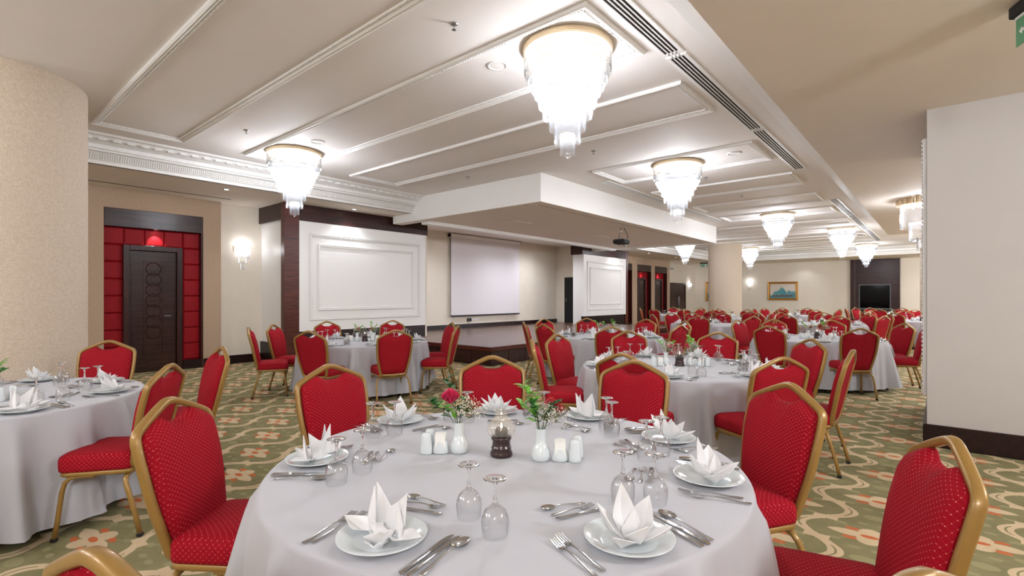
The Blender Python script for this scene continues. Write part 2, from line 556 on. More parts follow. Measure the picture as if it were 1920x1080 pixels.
# crown moulding along the left soffit
prof = [(-8.58, 3.56), (-8.60, 3.535), (-8.66, 3.53), (-8.70, 3.50), (-8.80, 3.455), (-8.82, 3.455), (-8.82, 3.40), (-8.86, 3.40), (-8.87, 3.375), (-8.92, 3.36), (-8.965, 3.27), (-8.99, 3.265), (-9.0, 3.22), (-9.06, 3.22), (-9.06, 3.56)]
def crown(y0, y1): return MB().rings([[(x, y, z) for x, z in prof] for y in (y0, y1)])
cr = struct('trim_2', crown(-5, 7.14), M['white'], label='white carved two-tier crown moulding along the left soffit', cat='moulding')
b = MB(); y = -1.0
while y < 7.1:
    b.box(-8.738, -8.672, y, y + 0.10, 3.483, 3.512, 0.010); y += 0.16
obj('leaf_carving', b, M['white'], cr, stuff=True)
b = MB(); y = -1.0
while y < 7.1:
    b.box(-8.893, -8.868, y, y + 0.022, 3.372, 3.394, 0.006); y += 0.036
obj('bead_row', b, M['white'], cr, stuff=True)
b = MB(); y = -1.0
while y < 7.1:
    vs = [(-8.918, y, 3.352), (-8.960, y, 3.278), (-8.918, y + 0.016, 3.352), (-8.960, y + 0.016, 3.278), (-8.910, y + 0.008, 3.349), (-8.952, y + 0.008, 3.275)]
    b.add(vs, [(0, 1, 5, 4), (4, 5, 3, 2), (0, 4, 2), (1, 3, 5)]); y += 0.028
obj('fluting', b, M['white'], cr, stuff=True)
struct('trim_3', crown(16.3, 27.8), M['white'], label='white crown moulding of the left soffit beyond the stage', cat='moulding')
pf = [(27.3 - (x + 8.58), z) for x, z in prof]      # same profile turned to the far soffit
b = MB().rings([[(x, y, z) for y, z in pf] for x in (-9.0, 7)])
struct('trim_4', b, M['white'], label='white crown moulding in front of the far soffit', cat='moulding')

# rectangular ceiling mouldings
def frame_moulding(name, x0, x1, y0, y1, label, beads=True):
    w_ = 0.10
    t = obj(name, MB(), None)
    b = MB()
    cs = [(x0, y0), (x1, y0), (x1, y1), (x0, y1)]
    sec = [(0, 0), (0.0, -0.026), (0.012, -0.036), (0.024, -0.026), (0.036, -0.030), (0.052, -0.016), (0.058, -0.007), (0.078, -0.010), (0.084, 0)]
    rs = []
    for (cx, cy), (sx, sy) in zip(cs, ((1, 1), (-1, 1), (-1, -1), (1, -1))):
        rs.append([(cx + sx * a, cy + sy * a, Z_C + c) for a, c in sec])
    rs.append(rs[0])
    b.rings(rs, closed=False)
    t.data = b.mesh(name, M['white'])
    t.data.flip_normals()
    tag(t, label, 'moulding', kind='structure')
    if beads:
        b = MB(); st = 0.03
        x = x0 + 0.07
        while x < x1 - 0.08:
            for yy in (y0 + 0.062, y1 - 0.080): b.box(x, x + 0.019, yy, yy + 0.018, Z_C - 0.020, Z_C - 0.004, 0.005)
            x += st
        y = y0 + 0.09
        while y < y1 - 0.09:
            for xx in (x0 + 0.062, x1 - 0.080): b.box(xx, xx + 0.018, y, y + 0.019, Z_C - 0.020, Z_C - 0.004, 0.005)
            y += st
        obj('bead_row', b, M['white'], t, stuff=True)
    return t
mo = [(-8.15, -2.02, 1.39, 2.42, 'first from the left'), (-8.15, -2.02, 3.22, 4.22, 'behind the largest chandelier'), (-8.15, -2.02, 5.03, 6.06, 'third from the left, without chandelier'),
      (-4.65, -2.03, 7.62, 8.77, 'around the third chandelier'), (-4.65, -2.0, 9.97, 11.05, 'beyond the third chandelier'), (-4.65, -2.0, 12.25, 13.25, 'before the fourth chandelier'),
      (-4.65, -2.0, 14.2, 15.25, 'around the fourth chandelier'), (-8.15, -2.0, 16.7, 17.7, 'past the stage corner'), (-8.15, -2.0, 18.7, 19.8, 'around the fifth chandelier'),
      (-8.15, -2.0, 21.0, 22.0, 'at the round column'), (-8.15, -2.0, 23.2, 24.2, 'far end of the ceiling'), (-8.15, -2.0, 25.4, 26.4, 'last before the far crown')]
for k, (x0, x1, y0, y1, wd) in enumerate(mo):
    frame_moulding('trim_%d' % (k + 5), x0, x1, y0, y1, 'white rectangular ceiling moulding, ' + wd, k < 6)

# slot diffusers in the ceiling
def diffuser(x0, y0, y1, label, group):
    t = thing('air_diffuser', label, 'air vent', (x0, y0, Z_C), group=group)
    L = y1 - y0
    b = MB()
    for a, c in ((-0.045, -0.012), (0.012, 0.022), (0.046, 0.056), (0.080, 0.090), (0.114, 0.147)):
        b.box(a, c, 0, L, -0.012, 0)
    b.box(-0.012, 0.114, 0, 0.03, -0.012, 0); b.box(-0.012, 0.114, L - 0.03, L, -0.012, 0)
    obj('frame', b, M['white'], t)
    for a in (-0.012, 0.022, 0.056, 0.090):
        obj('slot', MB().box(a, a + 0.024, 0.03, L - 0.03, -0.005, -0.001), M['slot'], t)
for k, (y0, y1) in enumerate(((1.8, 4.42), (4.47, 7.12), (7.17, 9.82), (13.3, 16.1), (16.15, 20.0), (20.05, 24.3))):
    diffuser(-1.895, y0, y1, 'slot air diffuser on the right of the main ceiling, ' + ('nearest section', 'second section from the camera', 'third section from the camera', 'fourth section, after the gap', 'fifth section, after the gap', 'farthest section')[k], 'ceiling slot diffusers')
diffuser(-4.95, 8.48, 11.7, 'slot air diffuser beside the stage box, nearer half', 'ceiling slot diffusers')
diffuser(-4.95, 11.75, 14.92, 'slot air diffuser beside the stage box, farther half', 'ceiling slot diffusers')

# ------------------------------------------------------------------ stage and its dropped ceiling
b = MB()
b.box(-5.65, -5.4, 7.13, 16.3, Z_L, Z_C)                   # front fascia
b.box(-9.7, -5.65, 7.13, 7.4, Z_L, Z_C)                    # near fascia
b.box(-9.83, -5.65, 16.05, 16.3, Z_L, Z_C)
b.box(-9.0, -8.8, 7.4, 16.05, Z_L - 0.05, Z_C)
bx = struct('ceiling_stage_box', b, M['white'], label='white dropped box around the stage ceiling, its corner pointing at the camera', cat='ceiling')
b = MB(); b.box(-8.8, -5.65, 7.4, 16.05, Z_L + 0.03, Z_L + 0.07); b.box(-11.5, -9.0, 7.4, 16.3, 3.32, 3.4)
b.box(-5.64, -5.405, 7.135, 16.29, Z_L - 0.004, Z_L + 0.001); b.box(-9.69, -5.65, 7.135, 7.39, Z_L - 0.004, Z_L + 0.001)
obj('underside', b, M['stageceil'], bx)
obj('curtain_slot', MB().box(-5.75, -5.70, 7.42, 14.95, Z_L + 0.024, Z_L + 0.029), M['slot'], bx)
for x, y in ((-7.6, 9.0), (-7.6, 12.6)):
    v_ = obj('air_grille', MB().box(x - 0.3, x + 0.3, y - 0.3, y + 0.3, Z_L + 0.018, Z_L + 0.029, 0.004), M['stageceil'], bx)

st = thing('stage', 'low dark wooden stage with an open corner towards the tables', 'stage', (-6.66, 7.2, 0)); st['kind'] = 'structure'
obj('stage_floor', MB().box(-4.84, 0, 0, 9.1, 0.34, 0.37), M['stagefloor'], st)
b = MB(); b.box(-3.17, 0.02, -0.02, 0.03, 0.285, 0.372, 0.008); b.box(-0.03, 0.02, 0.03, 9.1, 0.285, 0.372, 0.008)
obj('nosing', b, M['postwood'], st)
obj('core', MB().box(-3.17, -0.06, 0.03, 9.1, 0, 0.34), M['base'], st)
for k in range(6):
    obj('front_panel', MB().box(-3.15 + k * 0.52, -3.15 + k * 0.52 + 0.505, 0.0, 0.03, 0.01, 0.285, 0.004), M['woodx'], st)
for k in range(17):
    obj('front_panel', MB().box(-0.06, -0.03, 0.03 + k * 0.53, 0.03 + k * 0.53 + 0.515, 0.01, 0.285, 0.004), M['woodz'], st)
b = MB(); b.box(-11.5, -11.47, 8.2, 16.2, 0.37, 0.5)
struct('baseboard_stage', b, M['base'], label='dark skirting board along the stage back wall', cat='skirting')

# first wood-framed bay with the large white panel
XP_ = -9.83
def bay(y0, y1, name, label, mirror=False):
    t = thing(name, label, 'wall panel', (XP_, y0, 0)); t['kind'] = 'structure'
    L = y1 - y0; D = XP_ - XW
    b = MB()
    if mirror: b.box(-0.42, -0.05, 0.03, 0.85, 0, Z_S); b.box(-D, -0.05, 0.85, L, 0, Z_S)
    else: b.box(-D, -0.05, 0.03, L, 0, Z_S)
    obj('core', b, M['white'], t)
    b = MB(); b.box(-0.05, 0.03, 0.0 if not mirror else -0.05, L + (0.0 if mirror else 0.06), 2.89, Z_S - 0.001); 
    if not mirror: b.box(-D - 0.05, -0.05, -0.03, 0.02, 2.89, Z_S - 0.001)
    else: b.box(-0.47, -0.05, -0.05, 0.8, 2.89, Z_S - 0.001)
    obj('top_band', b, M['woody'], t)
    py0, py1 = (0.30, L) if not mirror else (0.0, L - 0.22)
    if not mirror: py0 = 0.27
    b = MB()
    if not mirror: b.box(-0.10, 0.035, -0.035, py0, 0, 2.89); b.box(-0.10, 0.036, -0.036, py0, 2.89, Z_S - 0.002)
    else: b.box(-0.10, 0.035, py1, L + 0.03, 0, Z_S - 0.002)
    obj('corner_post', b, M['postwood'], t)
    obj('lower_band', MB().box(-0.05, 0.01, py0, py1, 0, 0.66), M['base'], t)
    obj('panel_board', MB().box(-0.05, 0.02 if not mirror else 0.06, py0, py1, 0.655, 2.888), M['white'], t)
    xf = 0.02 if not mirror else 0.06
    def rect(ya, yb, za, zb, w_, d_, nm):
        rs = []
        sec = [(0, 0), (0.0, d_ * 0.6), (w_ * 0.25, d_), (w_ * 0.5, d_ * 0.7), (w_ * 0.8, d_ * 0.8), (w_, 0)]
        for (cy, cz), (sy, sz) in zip(((ya, za), (yb, za), (yb, zb), (ya, zb)), ((1, 1), (-1, 1), (-1, -1), (1, -1))):
            rs.append([(xf + c, cy + sy * a, cz + sz * a) for a, c in sec])
        rs.append(rs[0])
        obj(nm, MB().rings(rs, closed=False), M['white'], t)
    a0, a1 = py0 + 0.22, py1 - 0.18
    rect(a0, a1, 0.87, 2.65, 0.05, 0.03, 'outer_frame')
    rect(a0 + 0.18, a1 - 0.2, 1.07, 2.45, 0.06, 0.035, 'inner_frame')
    if not mirror:
        b = MB(); z = 0.92
        while z < 2.6:
            for yy in (a0 + 0.052, a1 - 0.072): b.box(xf, xf + 0.012, yy, yy + 0.02, z, z + 0.03, 0.004)
            z += 0.05
        y = a0 + 0.08
        while y < a1 - 0.08:
            b.box(xf, xf + 0.012, y, y + 0.03, 2.578, 2.598, 0.004); y += 0.05
        obj('beading', b, M['white'], t, stuff=True)
        obj('side_band', MB().box(-D, -0.10, 0.0, 0.03, 0, 0.42), M['base'], t)
    return t
bay(4.66, 8.19, 'wall_panel', 'large white framed wall panel with dark wood post and band, left of the screen')
bay(15.46, 18.85, 'wall_panel', 'smaller white framed wall panel with wood post, right of the stage', True)
# stage side walls
b = MB(); b.box(-11.5, XP_, 8.19, 8.25, 0, Z_S + 0.3)
struct('wall_stage_near', b, M['cream'], label='cream near side wall of the stage')
b = MB(); b.box(-11.5, XP_ - 0.5, 16.2, 16.3, 0, Z_S + 0.3)
ws = struct('wall_stage_far', b, M['cream'], label='cream far side wall of the stage with a black door')
d3 = thing('door_2', 'black door in the far side wall of the stage', 'door', (-11.1, 16.2, 0.37)); d3['kind'] = 'structure'
obj('leaf', MB().box(0, 0.72, -0.03, 0.0, 0, 1.74, 0.004), M['slot'], d3)
obj('handle', MB().tube([(0.1, -0.05, 0.8), (0.1, -0.05, 0.95)], 0.008), M['alu'], d3)

# tan block with recessed red-padded door bays
def door_bay(t, y0, y1, z_top, depth=0.13):
    """children of wall block t: recess lining, pads, lintel, door"""
    xb = -depth
    W = y1 - y0
    obj('recess_back', MB().box(xb - 0.02, xb - 0.012, y0, y1, 0, z_top), M['redpad'], t)
    obj('lintel', MB().box(xb, 0.006, y0 + 0.002, y1 - 0.002, 2.57, z_top - 0.002, 0.004), M['doorwood'], t)['label'] = 'dark wood lintel'
    n = 5; pw = W / n; zs = [0.17 + 0.30 * k for k in range(9)]
    dy0, dy1 = y0 + 0.275 * W / 1.5, y1 - 0.33 * W / 1.5
    for i in range(n):
        for z in zs:
            ya, yb = y0 + i * pw, y0 + (i + 1) * pw
            za, zb = z, min(z + 0.3, 2.57)
            if zb - za < 0.05: continue
            if ya > dy0 - 0.02 and yb < dy1 + 0.02 and zb < 2.3: continue
            b = MB(); g = 0.006
            b.rings([[(xb - 0.012, ya, za), (xb - 0.012, yb, za), (xb - 0.012, yb, zb), (xb - 0.012, ya, zb)],
                     [(xb + 0.006, ya + g, za + g), (xb + 0.006, yb - g, za + g), (xb + 0.006, yb - g, zb - g), (xb + 0.006, ya + g, zb - g)],
                     [(xb + 0.016, ya + 4 * g, za + 4 * g), (xb + 0.016, yb - 4 * g, za + 4 * g), (xb + 0.016, yb - 4 * g, zb - 4 * g), (xb + 0.016, ya + 4 * g, zb - 4 * g)]])
            obj('upholstered_panel', b, M['redpad'], t)
    obj('jamb', MB().box(xb, 0.004, y1 - 0.035, y1, 0, 2.57), M['woodz'], t)
    b = MB(); b.box(xb, 0.0, dy1, y1 - 0.035, 0, 0.16); b.box(xb, 0.0, y0, dy0, 0, 0.16)
    obj('plinth', b, M['base'], t)
    # door
    f = MB(); x1 = xb + 0.10
    f.box(xb, x1, dy0, dy0 + 0.09, 0, 2.27, 0.004); f.box(xb, x1, dy1 - 0.09, dy1, 0, 2.27, 0.004); f.box(xb, x1, dy0 + 0.09, dy1 - 0.09, 2.18, 2.27, 0.004)
    fr = obj('door_frame', f, M['woodz'], t)
    return xb, dy0, dy1

def door(name, label, wx, y0, y1):
    """door leaf as its own thing standing in the recess"""
    d = thing(name, label, 'door', (wx - 0.128, y0 + 0.09, 0.005)); d['kind'] = 'structure'
    W = (y1 - y0) - 0.18
    obj('leaf', MB().box(0, 0.045, 0.004, W - 0.004, 0, 2.17, 0.004), M['doorwood'], d)
    c = W / 2
    b = MB(); a0, a1, z0, z1 = c - 0.15, c + 0.15, 0.32, 2.0
    for q in ((a0, a0 + 0.012, z0, z1), (a1 - 0.012, a1, z0, z1), (a0, a1, z0, z0 + 0.012), (a0, a1, z1 - 0.012, z1)):
        b.box(0.044, 0.052, q[0], q[1], q[2], q[3])
    b.box(0.044, 0.05, 0.03, 0.036, 0.05, 2.12); b.box(0.044, 0.05, W - 0.036, W - 0.03, 0.05, 2.12)
    obj('inlay_frame', b, M['woodz'], d)
    for k in range(7):
        zc = 1.85 - k * 0.19
        pts = [(0.048, c + 0.115 * cos(2 * pi * i / 28), zc + 0.115 * sin(2 * pi * i / 28)) for i in range(28)]
        obj('ring_carving', MB().sweep(pts, [(-0.006, 0), (0, 0.006), (0.006, 0), (0, -0.004)], closed=True, up=(1, 0, 0)), M['woodz'], d)
    obj('handle', MB().tube([(0.045, W - 0.09, 1.0), (0.075, W - 0.09, 1.0), (0.075, W - 0.2, 1.0)], 0.009), M['alu'], d, smooth=True)
    return d

XB = -10.80
blk = thing('wall_block', 'tan wallpapered wall block around the recessed red door bay, far left', 'wall', (XB, 0, 0)); blk['kind'] = 'structure'
b = MB(); b.box(-0.2, 0, -3.5, 2.02, 0, Z_S - 0.001); b.box(-0.2, 0, 3.53, 3.845, 0, Z_S - 0.001); b.box(-0.2, 0, 2.02, 3.53, 2.885, Z_S - 0.001)
obj('block', b, M['tan'], blk)
_, dy0, dy1 = door_bay(blk, 2.02, 3.53, 2.885)
door('door_1', 'dark carved wooden door in the red padded recess at left', XB, dy0, dy1)
b = MB(); b.box(0.0, 0.018, -3.5, 2.02, 0, 0.17, 0.004); b.box(0.0, 0.018, 3.535, 3.863, 0, 0.17, 0.004)
obj('baseboard', b, M['base'], blk)
b = MB(); b.box(XW, XW + 0.018, 3.85, 4.66, 0, 0.17, 0.004)
struct('baseboard_left', b, M['base'], label='dark skirting board on the cream wall beside the wood post', cat='skirting')
obj('slot_line', MB().box(-10.38, -10.35, -3.0, 3.86, Z_S - 0.004, Z_S + 0.002), M['slot'], tag(thing('curtain_track', 'thin dark slot in the left soffit above the doors', 'slot', (0, 0, 0)), kind='structure'))

blk2 = thing('wall_block', 'tan wall block with three narrow red door bays beyond the stage', 'wall', (XB, 0, 0)); blk2['kind'] = 'structure'
ys = [(19.75, 21.2), (21.72, 23.2), (23.62, 25.08)]
prev = 18.85
b = MB()
for (ya, yb) in ys:
    b.box(-0.222, 0, prev, ya, 0, Z_S - 0.001); b.box(-0.222, 0, ya, yb, 2.885, Z_S - 0.001); prev = yb
b.box(-0.222, 0, prev, 25.42, 0, Z_S - 0.001)
obj('block', b, M['tan'], blk2)
for k, (ya, yb) in enumerate(ys):
    _, a0, a1 = door_bay(blk2, ya, yb, 2.885, 0.20)
    door('door_%d' % (k + 3), 'dark carved door in the %s red bay beyond the stage' % ('nearest', 'middle', 'farthest')[k], XB - 0.07, a0, a1)

# plain double door near the far left corner
d = thing('door_6', 'plain dark double door with long pull handles near the far corner', 'door', (-11.4, 26.85, 0)); d['kind'] = 'structure'
b = MB(); b.box(0, 0.06, 0, 0.1, 0, 2.15, 0.004); b.box(0, 0.06, 2.05, 2.15, 0, 2.15, 0.004); b.box(0, 0.06, 0.1, 2.05, 2.05, 2.15, 0.004)
obj('door_frame', b, M['woodz'], d)
for k in range(2):
    lf = obj('leaf', MB().box(0, 0.04, 0.105 + k * 0.975, 1.07 + k * 0.975, 0.01, 2.045, 0.004), M['woodz'], d)
    obj('pull_handle', MB().tube([(0.04, 1.0 + k * 0.15, 0.8), (0.08, 1.0 + k * 0.15, 0.83), (0.08, 1.0 + k * 0.15, 1.37), (0.04, 1.0 + k * 0.15, 1.4)], 0.014), M['alu'], lf, smooth=True)

# far wall: niche with television, painting
t = thing('television_niche', 'dark wood wall cladding around the television on the far wall', 'wall cladding', (-3.45, 30.5, 0)); t['kind'] = 'structure'
for k in range(5):
    z0 = k * 0.644
    obj('wood_panel', MB().box(0.16, 1.9, -0.05, 0, z0 + 0.003, z0 + 0.641, 0.003), M['woodx'], t)
obj('side_pier', MB().box(-0.02, 0.14, -0.14, 0, 0, Z_S), M['woodz'], t)
obj('side_pier', MB().box(1.9, 1.96, -0.10, 0, 0, Z_S), M['woodz'], t)
t = thing('television', 'wide black wall television with thin silver rim on the dark wood', 'television', (-2.48, 30.44, 1.37))
obj('screen', MB().box(-0.6, 0.6, -0.05, -0.01, -0.56, 0.56, 0.006), M['tv'], t)
b = MB(); b.box(-0.64, 0.64, -0.04, 0.0, -0.62, -0.56); b.box(-0.64, 0.64, -0.04, 0.0, 0.56, 0.60); b.box(-0.64, -0.6, -0.04, 0.0, -0.56, 0.56); b.box(0.6, 0.64, -0.04, 0.0, -0.56, 0.56)
obj('rim', b, M['darkalu'], t)

def painting(loc, rz, w_, h_, label):
    t = thing('framed_painting', label, 'painting', loc, rz)
    obj('canvas', MB().box(-w_ / 2, w_ / 2, -0.03, 0, -h_ / 2, h_ / 2), M['paint'], t)
    sec = [(0, 0), (0, -0.05), (0.03, -0.075), (0.06, -0.05), (0.10, -0.06), (0.13, 0)]
    rs = []
    for (cx, cz), (sx, sz) in zip(((-1, -1), (1, -1), (1, 1), (-1, 1)), ((1, 1), (-1, 1), (-1, -1), (1, -1))):
        rs.append([(cx * w_ / 2 + sx * (a - 0.1), c, cz * h_ / 2 + sz * (a - 0.1)) for a, c in sec])
    rs.append(rs[0])
    obj('gilt_frame', MB().rings(rs, closed=False), M['gilt'], t)
    return t
painting((-6.57, 30.5, 1.68), 0, 1.28, 0.80, 'gold-framed abstract painting in turquoise on the far wall')
painting((-10.12, 30.5, 1.68), 0, 1.0, 0.95, 'gold-framed painting half hidden behind the round column')

# projection screen
t = thing('projection_screen', 'white pull-down projection screen on the stage back wall', 'projection screen', (-11.41, 10.5, 0))
obj('casing', MB().box(-0.08, 0.06, -0.03, 3.38, 3.19, 3.30, 0.012), M['white'], t)
obj('screen_fabric', MB().box(0.0, 0.006, 0.03, 3.30, 0.79, 3.21), M['screen'], t)
obj('bottom_bar', MB().box(-0.012, 0.02, 0.02, 3.31, 0.745, 0.79, 0.006), M['black'], t)
for yy in (0.0, 3.35):
    obj('bracket', MB().box(-0.08, 0.065, yy - 0.03, yy, 3.18, 3.31, 0.004), M['alu'], t)
t = thing('wall_socket', 'small black box and white sockets on the wall under the screen', 'wall socket', (-11.5, 11.3, 0.62))
obj('black_box', MB().box(0, 0.05, 0, 0.16, -0.05, 0.06, 0.006), M['black'], t)
obj('socket_plate', MB().box(0, 0.012, 0.2, 0.55, -0.03, 0.04, 0.004), M['white'], t)

# projector
t = thing('projector', 'dark ceiling projector hanging under the stage ceiling edge', 'projector', (-6.05, 11.3, Z_L + 0.016), radians(8))
obj('body', MB().box(-0.15, 0.15, -0.2, 0.2, -0.40, -0.30, 0.02), M['slot'], t)
obj('lid', MB().box(-0.13, 0.13, -0.18, 0.18, -0.30, -0.285, 0.006), M['alu'], t)
obj('lens', MB().lathe([(0.0, 0.0), (0.03, 0.0), (0.035, -0.04), (0.028, -0.04), (0.0, -0.02)], 16, (0.05, 0.12, -0.40)), M['alu'], t)
obj('pole', MB().tube([(0, -0.02, 0), (0, -0.02, -0.12), (-0.05, -0.02, -0.14), (-0.05, -0.02, -0.29)], 0.014), M['alu'], t, smooth=True)
obj('cable', MB().tube([(0.05, 0.04, 0), (0.1, 0.08, -0.1), (0.13, 0.12, -0.2), (0.11, 0.1, -0.3)], 0.008, 6), M['black'], t, smooth=True)

# ceiling fittings
def downlight(x, y, z, label, power, spot=True):
    t = thing('ceiling_downlight', label, 'downlight', (x, y, z), group='recessed downlights')
    obj('bezel', MB().lathe([(0.035, -0.002), (0.05, -0.008), (0.058, -0.001), (0.058, 0.0)], 20), M['alu'], t, smooth=True)
    obj('lens', MB().lathe([(0.0, -0.003), (0.036, -0.003)], 16), M['down'], t)
    if power: lamp('SPOT', (x, y, z - 0.03), power, 0.03, (0.94, 0.98, 1.05), (0, 0, 0), 125, 0.8)
downlight(-9.45, 3.45, Z_S, 'glowing downlight in the left soffit beside the door bay', P_DOWN * 1.5)
downlight(-9.52, 6.0, Z_S, 'glowing downlight above the large white wall panel', P_DOWN * 2.4)
downlight(-9.52, 17.6, Z_S, 'glowing downlight above the smaller white wall panel', P_DOWN * 2.2)
downlight(-9.51, 20.2, Z_S, 'glowing downlight beyond the stage, nearer of two', P_DOWN)
downlight(-9.49, 23.0, Z_S, 'glowing downlight beyond the stage, farther of two', P_DOWN)
for k, (x, y) in enumerate(((-8.3, 29.4), (-5.45, 28.8), (-5.5, 29.9), (-2.35, 28.9), (-0.6, 29.4))):
    downlight(x, y, Z_S, 'glowing downlight in the far soffit, ' + ('right of the round column', 'right of the painting, nearer', 'right of the painting, nearer the wall', 'above the television', 'farthest right')[k], P_DOWN * 1.3)
for (x, y, nm) in ((XB - 0.075, 2.78, 'over the left carved door'), (XB - 0.13, 20.45, 'over the nearest far door'), (XB - 0.13, 22.45, 'over the middle far door'), (XB - 0.13, 24.35, 'over the farthest far door')):
    t = thing('door_spotlight', 'small spotlight ' + nm + ' in the red bay', 'downlight', (x + 0.03, y, 2.569), group='door bay spotlights')
    obj('bezel', MB().lathe([(0.03, -0.002), (0.042, -0.012), (0.05, 0)], 16), M['alu'], t, smooth=True)
    obj('lens', MB().lathe([(0, -0.004), (0.032, -0.004)], 12), M['down'], t)
    lamp('SPOT', (x + 0.03, y, 2.54), 16.0, 0.015, (1, 0.93, 0.88), (0, 0, 0), 84, 0.35)

def sprinkler(x, y, z, label):
    t = thing('sprinkler', label, 'sprinkler', (x, y, z), group='ceiling sprinklers')
    obj('rose', MB().lathe([(0.035, 0), (0.035, -0.004), (0.02, -0.012), (0.008, -0.014)], 16), M['alu'], t, smooth=True)
    obj('head', MB().lathe([(0.006, -0.012), (0.006, -0.045), (0.018, -0.047), (0.018, -0.05), (0, -0.05)], 12), M['alu'], t)
for x, y, nm in ((-3.0, 2.8, 'left of the largest chandelier'), (-7.0, 2.8, 'left of the second chandelier'), (-4.0, 6.6, 'right of the largest chandelier'), (-3.3, 9.4, 'beyond the third chandelier'), (-3.3, 11.6, 'between third and fourth chandelier'), (-6.6, 6.5, 'near the stage box')):
    sprinkler(x, y, Z_C, 'small chrome sprinkler on the ceiling, ' + nm)
for x, y, nm in ((-3.22, 3.57, 'left of the largest chandelier'), (-6.75, 3.66, 'right of the second chandelier'), (-2.42, 8.1, 'right of the third chandelier')):
    t = thing('ceiling_speaker', 'flat round white ceiling speaker ' + nm, 'speaker', (x, y, Z_C))
    obj('ring', MB().lathe([(0.075, -0.003), (0.08, -0.012), (0.095, -0.012), (0.10, 0)], 32), M['white'], t, smooth=True)
    obj('grille', MB().lathe([(0, -0.009), (0.05, -0.008), (0.076, -0.004)], 32), M['ceil'], t, smooth=True)

def exit_sign(loc, rz, label, sc=1.0):
    t = thing('exit_sign', label, 'exit sign', loc, rz)
    obj('housing', MB().box(-0.17 * sc, 0.17 * sc, -0.03, 0.03, -0.07, 0, 0.006), M['slot'], t)
    obj('bracket', MB().tube([(-0.14 * sc, 0.03, -0.01), (-0.14 * sc, 0.05, -0.09), (-0.10 * sc, 0.05, -0.12), (-0.06 * sc, 0.03, -0.07)], 0.004, 6), M['slot'], t)
    obj('lamp_strip', MB().box(-0.15 * sc, 0.15 * sc, -0.008, 0.008, -0.085, -0.07), M['white'], t)
    obj('sign_plate', MB().box(-0.15 * sc, 0.15 * sc, -0.003, 0.003, -0.24, -0.085), M['green'], t)
    for y in (-0.0045, 0.0035):
        b = MB(); s_ = 0.85
        b.box(-0.10 * sc, -0.04 * sc, y, y + 0.001, -0.17, -0.155)          # arrow shaft
        b.add([(-0.12 * sc, y, -0.1625), (-0.095 * sc, y, -0.14), (-0.095 * sc, y, -0.185)], [(0, 1, 2)])
        b.box(0.04 * sc, 0.10 * sc, y, y + 0.001, -0.22, -0.11)             # doorway
        obj('pictogram', b, M['white'], t)
exit_sign((0.398, 4.021, Z_L), radians(-66), 'hanging exit sign with clear green plate at the top right corner')
exit_sign((-9.8, 27.6, Z_S), radians(20), 'small exit sign hanging near the far left corner', 1.15)
t = thing('air_grille', 'small white air grille high on the far left wall', 'air vent', (-11.4, 26.9, 2.93))
obj('frame', MB().box(0, 0.02, -0.45, 0.45, -0.09, 0.09, 0.005), M['white'], t)
for k in range(4): obj('slat', MB().box(0.019, 0.024, -0.4, 0.4, -0.065 + k * 0.036, -0.05 + k * 0.036), M['slot'], t)

# ------------------------------------------------------------------ chandeliers and sconces
TIERS = [(0.378, -0.05, 0.20), (0.350, -0.12, 0.20), (0.32, -0.18, 0.20), (0.285, -0.24, 0.20), (0.25, -0.31, 0.22), (0.21, -0.41, 0.22), (0.155, -0.52, 0.22), (0.108, -0.64, 0.22), (0.060, -0.77, 0.19)]
def prism_ring(mb, r, z, L, pitch=0.019, pr=0.0082, arc=(0, 2 * pi)):
    n = max(8, int(r * (arc[1] - arc[0]) / pitch))
    for i in range(n):
        a = arc[0] + (arc[1] - arc[0]) * (i + (0.5 if arc[1] - arc[0] < 6 else 0)) / n
        cx, cy = r * cos(a), r * sin(a)
        prof_ = [(0.3, 0), (1.0, -0.012), (1.0, -L + 0.02), (0.35, -L)]
        rs = []
        for k, dz in prof_:
            rs.append([(cx + pr * k * cos(a + j * pi / 2), cy + pr * k * 1.2 * sin(a + j * pi / 2), z + dz) for j in range(4)])
        mb.rings(rs)
